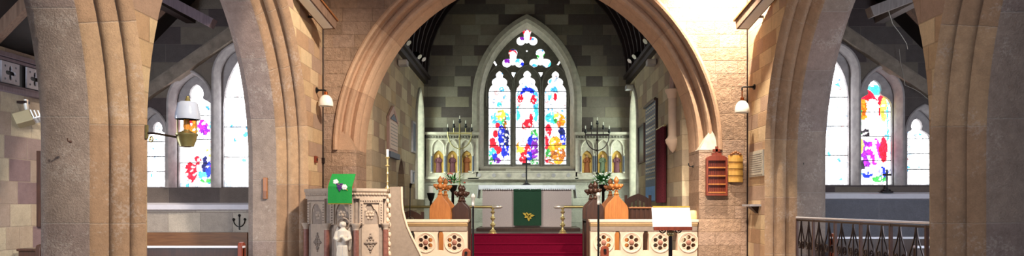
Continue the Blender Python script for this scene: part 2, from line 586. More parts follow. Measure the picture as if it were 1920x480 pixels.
def pointed_loop(cx, hw, zb, zt, n=8):
    """pointed arch loop of half width hw, apex zt"""
    R = hw * 1.55
    e = R - hw
    rise = math.sqrt(R * R - e * e)
    A = Arch(cx, hw, R, zt - rise, zb, n)
    return A.loop(0, 1), A


def stained(name, parent, a0, a1, z0, z1, fn, painter, mat, cell=0.013, seeds=560):
    """coloured glass pane as a fine grid; the painter gives the glass colour at (u,v)"""
    nu = max(6, int((a1 - a0) / cell))
    nv = max(6, int((z1 - z0) / cell))
    uu, vv = np.meshgrid((np.arange(nu) + .5) / nu, (np.arange(nv) + .5) / nv)
    pts = np.stack([uu.ravel() * (a1 - a0), vv.ravel() * (z1 - z0)], 1)
    sd = rng.random((seeds, 2)) * np.array([a1 - a0, z1 - z0])
    d = ((pts[:, None, :] - sd[None]) ** 2).sum(2)
    near = d.argmin(1)
    part = np.partition(d, 1, axis=1)
    lead = (np.sqrt(part[:, 1]) - np.sqrt(part[:, 0])) < cell * 0.75
    jit = rng.normal(0, 1, (seeds, 2))
    shade = rng.uniform(0.6, 1.5, seeds)
    pale = rng.random(seeds) < .2
    ju = np.clip(uu.ravel() + jit[near, 0] * .014, 0, 1)
    jv = np.clip(vv.ravel() + jit[near, 1] * .014 * (a1 - a0) / (z1 - z0), 0, 1)
    col = painter(ju, jv, rng.random(seeds)[near])
    col = col * shade[near][:, None]
    col[pale[near]] = col[pale[near]] * .4 + .7
    col[lead] *= 0.55
    verts = [fn(a0 + (a1 - a0) * i / nu, z0 + (z1 - z0) * j / nv, 0) for j in range(nv + 1) for i in range(nu + 1)]
    faces = [(j * (nu + 1) + i, j * (nu + 1) + i + 1, (j + 1) * (nu + 1) + i + 1, (j + 1) * (nu + 1) + i) for j in range(nv) for i in range(nu)]
    mb = MB().add(verts, faces)
    o = mb.build(name, mat, parent, fix=False)
    at = o.data.color_attributes.new('glass_colour', 'FLOAT_COLOR', 'CORNER')
    rgb = np.concatenate([col, np.ones((len(col), 1))], 1).astype(np.float32)
    at.data.foreach_set('color', np.repeat(rgb, 4, axis=0).ravel())
    return o


C = dict(w=(250, 252, 255), b=(20, 40, 190), lb=(70, 170, 235), r=(225, 20, 40), g=(50, 150, 60), y=(225, 215, 70), o=(225, 140, 20), p=(120, 30, 160), m=(190, 30, 170), t=(60, 190, 200), k=(30, 25, 30), br=(150, 80, 20), pk=(245, 190, 190), or_=(240, 90, 20), n=(20, 25, 80), pb=(215, 232, 250), gy=(170, 185, 205))


def painter(feats, base='w', border=True, speck=0.12, speckcols=('pb', 'pk', 'lb', 'gy'), white=1.9):
    F_ = [(cx, cy, rx, ry, np.array(lin(C[c])) * (white if c == 'w' else 1.5), rot) for cx, cy, rx, ry, c, rot in [f if len(f) == 6 else (*f, 0.0) for f in feats]]
    sc = [np.array(lin(C[c])) for c in speckcols]

    def fn(u, v, h):
        col = np.tile(np.array(lin(C[base])) * white, (len(u), 1))
        for i, s_ in enumerate(sc):
            k = (h > 1 - speck * (i + 1) / len(sc)) & (h <= 1 - speck * i / len(sc))
            col[k] = s_
        for cx, cy, rx, ry, c, rot in F_:
            du, dv = (u - cx), (v - cy) * 1.0
            if rot:
                ca, sa = math.cos(rot), math.sin(rot)
                du, dv = du * ca + dv * sa * 3, (-du * sa / 3 + dv * ca)
            k = (du / rx) ** 2 + (dv / ry) ** 2 < 1
            col[k] = c
        if border:
            e = (u < .07) | (u > .93)
            q = ((v * 22).astype(int) % 3 == 0)
            col[e] = np.array(lin(C['w']))
            col[e & q & (h > .4)] = np.array(lin(C['pb'])) * .8
        return col
    return fn


def aisle_window(num, s, lights, label_parts, ledge_y, bottom_y, coping, paints, xs, topw):
    """the three-light window in an aisle east wall. lights: (px0, px1, ytop, prof)"""
    YP = YN + 0.22          # tracery plane
    loops, inner = [], []
    root = thing('window_%d' % num, (X((lights[1][0] + lights[1][1]) / 2, YP), YP, Z(ledge_y, YN)), label_parts, 'window', None, 'structure')
    hood = MB()
    for i, (p0, p1, yt, prof) in enumerate(lights):
        cx, w = X((p0 + p1) / 2, YP), (p1 - p0) * YP / F
        zb, zt = Z(bottom_y, YP), Z(yt, YP)
        lpz, A = pointed_loop(cx, w / 2 + 0.045, zb - 0.02, zt + 0.16)
        loops.append(lpz)
        inner.append(light_loop(cx, w, zb, zt, prof))
        sweep(hood, A, [(0.035, -0.012, 0), (0.02, -0.03, 0), (0.0, -0.025, 0), (-0.01, 0.0, 0), (-0.012, 0.06, 0), (-0.03, 0.10, 0), (-0.03, 0.2, 0)], xz(YN))
        nm = 'stained_glass' if i == 1 else 'leaded_glass'
        stained(nm, root, cx - w / 2 - .01, cx + w / 2 + .01, zb - .01, zt + .01, xz(YP + .07), paints[i], 'glass_aisle', 0.0125, 420)
        bars = MB()
        for q in range(1, 4):
            zz = zb + (zt - zb) * q / 4.3
            bars.box(cx - w / 2, cx + w / 2, YP + .045, YP + .06, zz - .006, zz + .006)
        bars.build('saddle_bar', 'black', root)
    # wall with the three openings
    xo, xi = xs
    outer = [(xo, 0), (xo, topw[0]), (xi, topw[1]), (xi, 0)]
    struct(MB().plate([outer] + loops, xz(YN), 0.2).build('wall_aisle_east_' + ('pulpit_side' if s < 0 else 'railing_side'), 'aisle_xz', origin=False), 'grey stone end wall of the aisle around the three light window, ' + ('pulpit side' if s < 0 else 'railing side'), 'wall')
    xa, xb = min(l[0][0] for l in loops) - .1, max(max(q[0] for q in l) for l in loops) + .1
    zlo, zhi = Z(bottom_y, YP) - .1, max(max(q[1] for q in l) for l in loops) + .05
    # tracery plate clipped to a coarse rectangle behind the wall
    tr = MB().plate([[(xa, zlo), (xa, zhi), (xb, zhi), (xb, zlo)]] + inner, xz(YP), 0.06)
    tr.build('tracery', 'grey_stone', root)
    hood.build('hood_moulding', 'grey_stone', root, smooth=True)
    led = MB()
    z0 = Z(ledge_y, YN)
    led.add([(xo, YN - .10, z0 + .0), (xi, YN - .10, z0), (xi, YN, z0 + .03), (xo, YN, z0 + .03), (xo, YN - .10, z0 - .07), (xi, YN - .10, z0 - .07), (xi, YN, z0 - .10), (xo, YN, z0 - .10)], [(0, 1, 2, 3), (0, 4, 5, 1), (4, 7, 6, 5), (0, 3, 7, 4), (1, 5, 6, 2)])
    led.build('window_sill', 'glaresill', root)
    # sloped coping above the window
    (cx0, cy0), (cx1, cy1) = coping
    a, b = P(cx0, cy0, YN - .03), P(cx1, cy1, YN - .03)
    d = (b - a)
    a2, b2 = a - d * .1, b + d * .35
    cp = MB().obox(a2, b2, 0.16, 0.16)
    off = Vector((0, 0, .11))
    cp.obox(a2 + off, b2 + off, 0.10, 0.05)
    struct(cp.build('trim_coping_' + ('pulpit_side' if s < 0 else 'railing_side'), 'coping', origin=False), 'sloping stone string course above the aisle window, ' + ('pulpit side' if s < 0 else 'railing side'), 'coping')
    return root


pl_mid_left = painter([(.5, .95, .3, .2, 'w'), (.45, .60, .35, .06, 'pb'), (.28, .60, .24, .075, 'or_'), (.2, .64, .14, .05, 'r'), (.62, .6, .14, .06, 'm'), (.7, .55, .12, .05, 'p'), (.3, .15, .16, .10, 'r'), (.45, .26, .1, .05, 'r'), (.68, .19, .08, .12, 'n'), (.78, .18, .08, .09, 'b'), (.9, .42, .07, .05, 'or_'), (.85, .33, .1, .05, 'y'), (.6, .12, .12, .035, 't'), (.5, .36, .1, .04, 'pb'), (.9, .2, .06, .09, 'r'), (.75, .07, .2, .02, 'g')])
pl_mid_right = painter([(.5, .90, .3, .05, 't'), (.3, .78, .32, .14, 'r', .25), (.25, .72, .2, .1, 'or_'), (.75, .76, .16, .1, 'r'), (.82, .72, .1, .12, 'y'), (.12, .6, .08, .2, 'g'), (.5, .70, .18, .12, 'w'), (.5, .55, .26, .12, 'w'), (.32, .50, .18, .04, 'k', -.2), (.3, .3, .2, .14, 'p'), (.55, .32, .17, .13, 'm'), (.15, .38, .1, .08, 'y'), (.8, .34, .12, .12, 'r'), (.16, .18, .14, .05, 'k'), (.35, .12, .14, .05, 'b'), (.8, .12, .14, .05, 'b'), (.7, .06, .2, .03, 'g'), (.58, .32, .055, .28, 'w', .25), (.35, .44, .25, .02, 'w', -.3), (.93, .6, .05, .2, 't')])
pl_plain = painter([(.5, .5, .25, .03, 'pb'), (.35, .45, .12, .03, 'gy')], speck=0.10)

LW = [(273, 318, 228, LT_B), (335, 402, 158, LT_B), (418, 486, 108, LT_C)]
aisle_window(1, -1, LW, 'three light stained glass window at the end of the aisle behind the hanging oil lamp', 384, 350, ((278, 176), (436, 66)), [pl_plain, pl_mid_left, pl_plain], (-6.35, -3.9), (3.6, 6.2))
RW = [(1536, 1592, 110, LT_C), (1607, 1673, 150, LT_B), (1692, 1746, 222, LT_B)]
aisle_window(2, 1, RW, 'three light stained glass window with a standing white knight, above the iron railing', 364, 346, ((1764, 188), (1584, 66)), [pl_plain, pl_mid_right, pl_plain], (6.6, 4.15), (3.6, 6.2))

# aisle outer walls, roofs, dado
for side, s, xo, xn in (('pulpit_side', -1, -6.1, XL - TH), ('railing_side', 1, 6.35, XR + TH)):
    word = 'pulpit side' if s < 0 else 'railing side'
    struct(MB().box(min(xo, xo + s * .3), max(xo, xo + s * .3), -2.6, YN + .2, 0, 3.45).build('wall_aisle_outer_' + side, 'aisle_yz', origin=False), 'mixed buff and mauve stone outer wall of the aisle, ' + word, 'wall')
    a, b = Vector((xo + s * .2, 0, 3.42)), Vector((xn - s * .02, 0, 5.9))
    n = Vector((-(b - a).z, 0, (b - a).x)).normalized()
    if n.z < 0: n = -n
    q = [a, b, b + n * .06, a + n * .06]
    v = [(p.x, y, p.z) for y in (-2.6, YN + .1) for p in q]
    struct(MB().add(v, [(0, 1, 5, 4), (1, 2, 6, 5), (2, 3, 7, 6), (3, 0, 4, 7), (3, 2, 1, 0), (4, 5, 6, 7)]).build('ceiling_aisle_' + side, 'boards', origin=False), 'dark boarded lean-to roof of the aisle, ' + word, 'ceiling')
    for k in range(9):
        y = 10.6 - k * 1.05
        r = MB().obox((a.x, y, a.z - .07), (b.x, y, b.z - .07), 0.12, 0.14)
        tag(r.build('rafter', 'rafter'), 'brown sloping rafter under the dark aisle roof, ' + word, 'rafter', 'rafters of the aisle roof, ' + word, 'structure')
    pz = MB().obox((xo - s * 1.0, -2.5, 4.45), (xo - s * 1.0, YN, 4.45), .14, .16)
    tag(pz.build('purlin', 'paleraft' if s > 0 else 'dkwood'), 'long purlin along the aisle roof, ' + word, 'beam', None, 'structure')
# pale tie beam seen on the railing side, dark one on the pulpit side
tb = MB().obox(P(1630, 24, 9.6), P(1745, -20, 9.6), .16, .13)
tag(tb.build('tie_beam', 'paleraft'), 'weathered grey roof beam above the aisle window with the knight', 'beam', None, 'structure')
tb = MB().obox(P(300, -8, 9.6), P(400, 45, 9.6), .14, .12)
tag(tb.build('tie_beam', 'frieze'), 'dark roof beam above the aisle window behind the hanging lamp', 'beam', None, 'structure')

struct(MB().box(-6.09, -3.91, YN - .04, YN - .002, 0, Z(391, YN)).build('trim_dado_ashlar', stone('dado ashlar', [(190, 180, 168), (176, 166, 156), (198, 188, 174)], .75, .3, 'XZ', (130, 120, 112), mdark=.5), origin=False), 'pale ashlar dado below the aisle window behind the hanging lamp', 'dado')
# slate dado on the railing side, pale dado on the pulpit side
struct(MB().box(4.16, 6.34, YN - .04, YN - .002, 0, Z(375, YN)).build('trim_dado_slate', 'slate', origin=False), 'blue grey slate dado below the window with the knight', 'dado')

# nave ceiling (unseen, closes the room)
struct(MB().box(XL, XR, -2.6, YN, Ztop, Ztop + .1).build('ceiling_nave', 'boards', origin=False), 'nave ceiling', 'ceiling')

# carved frieze on the aisle outer wall
fr = thing('trim_frieze', (-6.1, 8.6, 2.95), 'mauve painted wooden frieze with pierced crosses along the aisle wall head', 'frieze', None, 'structure')
fx = -6.1
f0, f1 = 2.93, 3.38
mm = MB()
for za, zb, dd in ((f0, f0 + .05, .09), (f0 + .055, f0 + .085, .06), (f1 - .05, f1, .09), (f1 - .09, f1 - .06, .06)):
    mm.box(fx, fx + dd, 5.0, YN, za, zb)
mm.build('moulding', 'frieze', fr)
MB().box(fx, fx + .02, 5.0, YN, f0 + .085, f1 - .09).build('backing', 'black', fr)
for k in range(14):
    y0 = 5.1 + k * .43
    if y0 + .3 > YN: break
    lo, hi = f0 + .1, f1 - .1
    cy, cz = y0 + .15, (lo + hi) / 2
    cross = []
    for q in range(24):
        a = 2 * PI * q / 24
        r = .032 + .055 * abs(math.cos(2 * a)) ** 1.5
        cross.append((cy + r * math.cos(a), cz + r * math.sin(a)))
    holes = [cross]
    for ay in (-.09, .09):
        for az in (-.075, .075):
            holes.append([(cy + ay + .014 * math.cos(2 * PI * t / 8), cz + az + .014 * math.sin(2 * PI * t / 8)) for t in range(8)])
    MB().plate([[(y0, lo), (y0, hi), (y0 + .3, hi), (y0 + .3, lo)]] + holes, yz(fx + .03, 1), .02).build('pierced_panel', 'friezepanel', fr)
# ------------------------------------------------------------------ chancel
# side walls with a lancet near the east end
for side, s in (('pulpit_side', -1), ('railing_side', 1)):
    lpz, A = pointed_loop(17.2, 0.50, 1.75, 4.25)
    loops = [[(11.95, 0), (11.95, 4.75), (YE, 4.75), (YE, 0)], lpz]
    if s < 0:
        dr, DA = pointed_loop(14.75, 0.40, 0.45, 2.55)
        loops.append(dr)
    else:
        dr, DA = pointed_loop(12.25, 0.26, 2.9, 4.45)
    word = 'pulpit side' if s < 0 else 'railing side'
    struct(MB().plate(loops, yz(s * CH, s), .45).build('wall_chancel_' + side, 'chan_yz', origin=False), 'buff stone side wall of the chancel, ' + word, 'wall')
    w = thing('window_%d' % (3 if s < 0 else 4), (s * (CH + .3), 17.2, 1.75), 'narrow bright lancet in the chancel side wall, ' + word, 'window', None, 'structure')
    MB().box(min(s * (CH + .40), s * (CH + .42)), max(s * (CH + .40), s * (CH + .42)), 16.65, 17.75, 1.7, 4.3).build('pane', 'daylight', w)
    hd = MB()
    sweep(hd, A, [(.10, -.0, 0), (.09, -.04, 0), (.03, -.05, 0), (0.0, -.02, 0), (-.005, .0, 0), (-.26, .39, 0)], yz(s * CH, s), 2)
    hd.build('hood_moulding', 'pale', w, smooth=True)
    if s < 0:
        MB().box(-CH - .45, -CH - .43, 14.3, 15.2, .4, 2.6).build('trim_doorway_back', 'oakdark', origin=False)  # dark board stands in for the shade inside the doorway
        struct(bpy.data.objects['trim_doorway_back'], 'dark panel for the shadowed recess of the pointed doorway in the chancel wall', 'door')
    # cornice
    c = MB()
    c.box(min(s * CH, s * (CH - .10)), max(s * CH, s * (CH - .10)), 11.95, YE, 4.56, 4.66)
    c.box(min(s * CH, s * (CH - .16)), max(s * CH, s * (CH - .16)), 11.95, YE, 4.66, 4.74)
    struct(c.build('trim_cornice_' + side, 'dkwood', origin=False), 'dark wooden cornice along the chancel wall, ' + word, 'cornice')

# wagon roof
rf = MB()
n = 20
R0 = CH - .02
v = []
for r in (R0, R0 + .06):
    for y in (11.95, YE + .1):
        for k in range(n + 1):
            a = PI * k / n
            v.append((r * math.cos(a), y, 4.7 + r * 1.05 * math.sin(a)))
K = n + 1
f = []
for k in range(n):
    f += [(k, k + 1, K + k + 1, K + k), (2 * K + k, 3 * K + k, 3 * K + k + 1, 2 * K + k + 1)]
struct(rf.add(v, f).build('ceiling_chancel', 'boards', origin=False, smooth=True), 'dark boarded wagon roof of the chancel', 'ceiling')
for j in range(13):
    y = 12.1 + j * .47
    rb = MB()
    for k in range(n):
        a0, a1 = PI * k / n, PI * (k + 1) / n
        r = R0 - .05
        rb.obox((r * math.cos(a0), y, 4.7 + r * 1.05 * math.sin(a0)), (r * math.cos(a1), y, 4.7 + r * 1.05 * math.sin(a1)), .10, .09, (0, 1, 0))
    tag(rb.build('roof_rib', 'dkwood'), 'curved dark timber rib of the chancel wagon roof', 'roof rib', 'curved ribs of the chancel roof', 'structure')

# east wall and window
YP = YE + 0.32
EWA = Arch(X(988, YE), 1.19, 2.14, Z(186, YE), Z(314, YE), 14)
struct(MB().plate([[(-CH - .2, 0), (-CH - .2, 7.6), (CH + .2, 7.6), (CH + .2, 0)], EWA.loop(0, 1)], xz(YE), .28).build('wall_east', 'chan_xz', origin=False), 'dark grey stone east wall around the great window', 'wall')
ew = thing('window_5', (0, YP, Z(314, YE)), 'tall three light stained glass east window above the altar', 'window', None, 'structure')
sp = MB()
sweep(sp, EWA, [(.14, -.005, 0), (.13, -.03, 0), (.03, -.03, 0), (0, 0, 1), (-.04, .02, 1), (-.10, .2, 2), (-.13, .3, 2)], xz(YE), 5)
sp.build('surround', 'pale', ew, smooth=True)
tl = EWA.loop(-.02, 1)
lightspec = [(916, 957, 133), (967, 1010, 132), (1021, 1062, 133)]
holes, boxes = [], []
for p0, p1, yt in lightspec:
    cx, w = X((p0 + p1) / 2, YP), (p1 - p0) * YP / F
    zb, zt = Z(308, YP), Z(yt, YP)
    holes.append(light_loop(cx, w, zb, zt, LT_A))
    boxes.append((cx - w / 2 - .02, cx + w / 2 + .02, zb - .02, zt + .02))


def trefoil(cx, cz, s):
    circ = [(0, .17, .135), (0, .05, .1), (-.19, -.13, .135), (.19, -.13, .135), (0, -.08, .12)]
    out = []
    for k in range(60):
        a = 2 * PI * k / 60
        dx, dz = math.cos(a), math.sin(a)
        best = .04
        for x, z, r in circ:
            b = dx * x + dz * z
            c = x * x + z * z - r * r
            D = b * b - c
            if D > 0: best = max(best, b + math.sqrt(D))
        out.append((cx + best * dx * s, cz + best * dz * s))
    return out


tfs = [(988, 69, 0.80), (962, 110, 0.82), (1013, 110, 0.82)]
for px, py, sc in tfs:
    cx, cz = X(px, YP), Z(py, YP)
    holes.append(trefoil(cx, cz, sc))
    boxes.append((cx - .29, cx + .29, cz - .26, cz + .27))
for px, py, w, h in ((963, 140, 4, 5), (1013.5, 140, 4, 5), (988, 96, 2, 2)):
    cx, cz = X(px, YP), Z(py, YP)
    w_, h_ = w * YP / F, h * YP / F
    holes.append([(cx - w_, cz + h_), (cx + w_, cz + h_), (cx + w_ * .8, cz), (cx, cz - h_), (cx - w_ * .8, cz)])
    boxes.append((cx - w_ - .01, cx + w_ + .01, cz - h_ - .01, cz + h_ + .01))
for sx in (-1, 1):
    pts = [(988 + sx * 58, 124), (988 + sx * 63, 117), (988 + sx * 62, 112), (988 + sx * 56, 121)]
    holes.append([(X(px, YP), Z(py, YP)) for px, py in pts])
    q = holes[-1]
    boxes.append((min(a for a, b in q) - .01, max(a for a, b in q) + .01, min(b for a, b in q) - .01, max(b for a, b in q) + .01))
MB().plate([tl] + holes, xz(YP), .10).build('tracery', 'trac', ew)
mul = MB()
for px in (962, 1015.5):
    mul.tube([(X(px, YP), YP - .02, Z(312, YP)), (X(px, YP), YP - .02, Z(172, YP))], .035, 8)
mul.build('mullion', 'trac', ew, smooth=True)
# raised arches over lights and trefoils
mo = MB()
for p0, p1, yt in lightspec:
    lpz, A = pointed_loop(X((p0 + p1) / 2, YP), (p1 - p0) * YP / F / 2 + .05, Z(200, YP), Z(yt, YP) + .13)
    sweep(mo, A, [(.035, .0, 0), (.02, -.035, 0), (0, -.035, 0), (-.015, 0, 0)], xz(YP), 2)
mo.build('tracery_moulding', 'trac', ew, smooth=True)
east_paints = [
    painter([(.35, .76, .1, .03, 'pk'), (.6, .8, .12, .03, 'lb'), (.75, .71, .08, .03, 'lb'), (.5, .64, .1, .03, 't'), (.55, .5, .38, .07, 't'), (.3, .49, .2, .05, 'lb'), (.55, .53, .2, .06, 'y'), (.7, .46, .1, .05, 'g'), (.75, .42, .06, .10, 'br'), (.42, .42, .1, .03, 'r'), (.36, .36, .16, .03, 'pk'), (.32, .33, .10, .04, 'r'), (.68, .23, .2, .20, 'b', .22), (.8, .3, .12, .1, 'n'), (.2, .22, .17, .07, 'r'), (.4, .16, .17, .05, 'r'), (.2, .12, .18, .06, 't', -.3), (.3, .08, .15, .05, 'b'), (.12, .06, .1, .05, 'g'), (.42, .05, .12, .03, 'p'), (.8, .06, .12, .05, 'w')]),
    painter([(.5, .74, .42, .08, 'lb'), (.5, .76, .3, .06, 'b'), (.85, .66, .1, .10, 'lb'), (.12, .54, .1, .08, 't'), (.85, .54, .1, .08, 't'), (.5, .68, .22, .10, 'w'), (.22, .70, .11, .045, 'r'), (.76, .69, .12, .045, 'r'), (.5, .5, .27, .2, 'w'), (.5, .43, .24, .05, 'r', .4), (.65, .47, .08, .08, 'r'), (.3, .31, .2, .05, 'w'), (.8, .32, .16, .06, 'g'), (.35, .25, .12, .05, 'pk'), (.72, .25, .22, .07, 'b'), (.82, .16, .18, .12, 'p'), (.25, .17, .24, .08, 'o'), (.22, .13, .15, .06, 'y'), (.5, .16, .12, .07, 'r'), (.35, .08, .2, .06, 'r'), (.58, .09, .12, .06, 'b'), (.8, .04, .2, .03, 'g'), (.3, .22, .15, .03, 'w')]),
    painter([(.45, .8, .15, .03, 'lb'), (.5, .72, .1, .04, 'r'), (.25, .73, .08, .05, 'lb'), (.5, .54, .16, .03, 'br'), (.4, .5, .34, .06, 't'), (.6, .49, .2, .05, 'g'), (.75, .47, .16, .07, 'o'), (.55, .52, .12, .03, 'y'), (.65, .43, .1, .04, 'or_'), (.2, .37, .14, .07, 'r', -.2), (.15, .29, .08, .06, 'r'), (.75, .35, .16, .06, 'n'), (.8, .25, .16, .07, 'b'), (.12, .22, .09, .06, 'r'), (.5, .3, .2, .07, 'w'), (.5, .18, .3, .13, 'o'), (.4, .08, .28, .07, 'br'), (.6, .06, .25, .05, 'o'), (.85, .17, .14, .05, 'y'), (.8, .12, .13, .06, 'br'), (.15, .08, .1, .06, 'r'), (.2, .13, .1, .05, 'g'), (.38, .24, .08, .05, 'y')]),
    painter([(.5, .6, .25, .3, 'r'), (.32, .5, .14, .14, 'p'), (.5, .55, .14, .25, 'w'), (.5, .88, .1, .06, 'n'), (.25, .2, .2, .16, 'w'), (.8, .2, .2, .16, 'w')], border=False),
    painter([(.45, .72, .22, .2, 'r'), (.3, .45, .18, .18, 'p'), (.5, .55, .16, .3, 'w'), (.9, .22, .12, .14, 'b'), (.3, .2, .22, .12, 'w'), (.5, .95, .12, .06, 'n'), (.7, .4, .1, .1, 'lb')], border=False),
    painter([(.5, .5, .15, .4, 'w'), (.35, .6, .12, .12, 'g'), (.7, .65, .08, .12, 'g'), (.5, .92, .1, .06, 'gy'), (.25, .2, .12, .06, 'lb'), (.95, .2, .06, .14, 't')], border=False)]
for i, (a0, a1, z0, z1) in enumerate(boxes):
    pt = east_paints[i] if i < 6 else painter([], border=False)
    stained('stained_glass' if i < 6 else 'small_pane', ew, a0, a1, z0, z1, xz(YP + .05 + .006 * (i % 3)), pt, 'glass_east', 0.013 if i < 3 else .014, 620 if i < 3 else 90 if i < 6 else 6)
br = MB()
for p0, p1, yt in lightspec:
    for py in (171, 203, 239, 272, 300):
        br.box(X(p0, YP), X(p1, YP), YP + .03, YP + .045, Z(py, YP) - .008, Z(py, YP) + .008)
br.build('saddle_bar', 'black', ew)
# sill and carved ledge
sl = MB()
x0, x1 = X(893, YE), X(1084, YE)
sl.add([(x0, YE - .02, Z(321, YE)), (x1, YE - .02, Z(321, YE)), (x1, YP + .02, Z(311, YP)), (x0, YP + .02, Z(311, YP)), (x0, YE - .02, Z(326, YE)), (x1, YE - .02, Z(326, YE)), (x1, YP + .02, Z(326, YE)), (x0, YP + .02, Z(326, YE))], [(0, 1, 2, 3), (0, 4, 5, 1), (4, 7, 6, 5), (0, 3, 7, 4), (1, 5, 6, 2), (3, 2, 6, 7)])
sl.build('window_sill', 'pale', ew)
led = thing('trim_ledge', (0, YE - .1, Z(336, YE)), 'carved stone ledge with shields under the east window', 'ledge', None, 'structure')
q = MB()
xa, xb = X(880, YE - .1), X(1082, YE - .1)
q.box(xa, xb, YE - .14, YE, Z(334, YE), Z(323, YE))
q.box(xa - .03, xb + .03, YE - .17, YE, Z(337, YE), Z(334, YE))
q.box(xa - .02, xb + .02, YE - .16, YE, Z(323, YE), Z(321, YE))
q.build('shelf', 'pale', led)
for k in range(7):
    px = 898 + k * 28
    c = P(px, 328.5, YE - .16)
    sh = [(c.x + .05 * math.cos(t), c.z + .05 * math.sin(t)) for t in [2 * PI * i / 12 for i in range(12)]]
    MB().plate([sh], xz(YE - .165), .03).build('shield', 'grey_stone', led)

# dado string across the east wall + pale dado
st = MB()
st.box(-CH, CH, YE - .07, YE, Z(341, YE), Z(336, YE))
struct(st.build('trim_string', 'pale', origin=False), 'pale string course across the east wall at altar height', 'string course')
struct(MB().box(-CH, CH, YE - .03, YE, .42, Z(341, YE)).build('trim_dado_east', stone('dado stone', [(186, 184, 168), (170, 168, 154), (196, 194, 178)], .7, .3, 'XZ', (140, 136, 124), mdark=.4), origin=False), 'pale stone dado behind the altar', 'dado')


# ---------------------------------------------------------------- reredos panels
def reredos(px0, px1, niches, robes, label):
    Y0 = YE - .12
    xa, xb = X(px0, Y0), X(px1, Y0)
    zt, zb = Z(251, Y0), Z(336, Y0)
    root = thing('reredos_panel', ((xa + xb) / 2, Y0, zb), label, 'reredos', 'carved reredos panels flanking the east window')
    loops = [[(xa, zb), (xa, zt), (xb, zt), (xb, zb)]]
    for px in niches:
        lpz, A = pointed_loop(X(px, Y0), 9.5 * Y0 / F, Z(324, Y0), Z(282, Y0))
        loops.append(lpz)
    MB().plate(loops, xz(Y0), .115).build('panel', 'pale', root)
    c = MB()
    c.box(xa - .02, xb + .02, Y0 - .07, Y0 + .115, zt - .02, zt + .04)
    c.box(xa, xb, Y0 - .045, Y0, zt - .14, zt - .12)
    c.box(xa - .01, xb + .01, Y0 - .05, Y0, zb, zb + .06)
    c.box(xa, xa + .05, Y0 - .02, Y0, zb + .06, zt - .14)
    c.box(xb - .05, xb, Y0 - .02, Y0, zb + .06, zt - .14)
    c.build('cornice', 'pale', root)
    fl = MB()
    nb = 18
    fl.box(xa, xb, Y0 - .012, Y0, zt - .095, zt - .045)
    for k in range(nb):
        x = xa + (xb - xa) * (k + .5) / nb
        fl.ball((x, Y0 - .012, zt - .07), .022, .02, .028, 6, 4)
    fl.build('leaf_frieze', 'trac', root)
    hw = 13.5 * Y0 / F
    for px, rb in zip(niches, robes):
        cx = X(px, Y0)
        # gilded back with a pointed head
        lpz, A = pointed_loop(cx, 9.8 * Y0 / F, Z(325, Y0), Z(281, Y0))
        MB().plate([lpz], xz(Y0 + .07), .03).build('gilded_panel', 'goldleaf', root)
        # painted saint in relief
        zf, zh = Z(323, Y0), Z(289, Y0)
        H = zh - zf
        fg = MB()
        fg.lathe([(.001, 0), (.075, .0), (.07, .12 * H), (.062, .4 * H), (.066, .62 * H), (.072, .74 * H), (.05, .80 * H), (.022, .84 * H), (.001, .85 * H)], (cx, Y0 + .06, zf), 12, 1, .45)
        fg.tube([(cx - .06, Y0 + .05, zf + .74 * H), (cx - .075, Y0 + .03, zf + .58 * H), (cx - .01, Y0 + .02, zf + .55 * H)], [.02, .022, .014], 6)
        fg.tube([(cx + .06, Y0 + .05, zf + .74 * H), (cx + .075, Y0 + .03, zf + .60 * H), (cx + .01, Y0 + .02, zf + .60 * H)], [.02, .022, .014], 6)
        g = fg.build('painted_saint', rb, root, smooth=True)
        MB().ball((cx, Y0 + .05, zf + .9 * H), .032, .026, .042).build('head', 'flesh', g, smooth=True)
        # gabled canopy
        lpz, A = pointed_loop(cx, hw - .03, Z(292, Y0), Z(262, Y0))
        ar = MB()
        sweep(ar, A, [(.03, 0, 0), (.025, -.035, 0), (.0, -.04, 0), (-.02, 0, 0)], xz(Y0), 2)
        ar.build('canopy_arch', 'pale', root, smooth=True)
        for sx in (-1, 1):
            x = cx + sx * (hw - .015)
            col = MB().tube([(x, Y0 - .025, Z(322, Y0)), (x, Y0 - .025, Z(293, Y0))], .02, 8)
            c_ = col.build('colonnette', 'bluegreystone', root, smooth=True)
            MB().lathe([(.022, 0), (.02, .02), (.032, .05), (.036, .06)], (x, Y0 - .025, Z(293, Y0)), 8).build('capital', 'pale', c_)
            MB().lathe([(.034, 0), (.03, .03), (.022, .04)], (x, Y0 - .025, Z(325, Y0)), 8).build('shaft_base', 'pale', c_)
    return root


reredos(799, 897, (822, 848, 875), ('figa', 'figa', 'figb'), 'carved stone reredos panel with three gilded saints behind the brass candelabrum')
reredos(1079, 1180, (1101, 1130, 1157), ('figb', 'figc', 'figa'), 'carved stone reredos panel with three gilded saints behind the dark candelabrum')

# ------------------------------------------------------------------ steps, carpet, altar
STEPS = [(14.35, 1.04), (14.05, .875), (13.75, .72), (13.45, .57)]
for i, (y, z) in enumerate(STEPS):
    nm = ['sanctuary floor', 'upper step', 'middle step', 'lower step'][i]
    y1 = 18.0 if i == 0 else STEPS[i - 1][0] + .02
    z0 = STEPS[i + 1][1] - .1 if i < 3 else .42
    o = MB().box(-CH, CH, y, y1, .42, z).build('floor_step' if i else 'floor_sanctuary', 'tile', origin=False)
    struct(o, 'stone ' + nm + ' under the crimson carpet', 'step' if i else 'floor')
cp = MB()
xa, xb = -1.14, 1.2
prof = []
for i, (y, z) in enumerate(STEPS):
    prof += [(y - .03, z + .012), (y - .03, z - .02)] if False else []
pts = [(14.52, 1.04)]
for i, (y, z) in enumerate(STEPS):
    pts.append((y, z))
    nz = STEPS[i + 1][1] if i < 3 else .42
    pts.append((y, nz))
t = .015
off = []
v = []
for k, (y, z) in enumerate(pts):
    oy, oz = y, z + t
    if 0 < k: oy = y - t
    v.append((oy, oz))
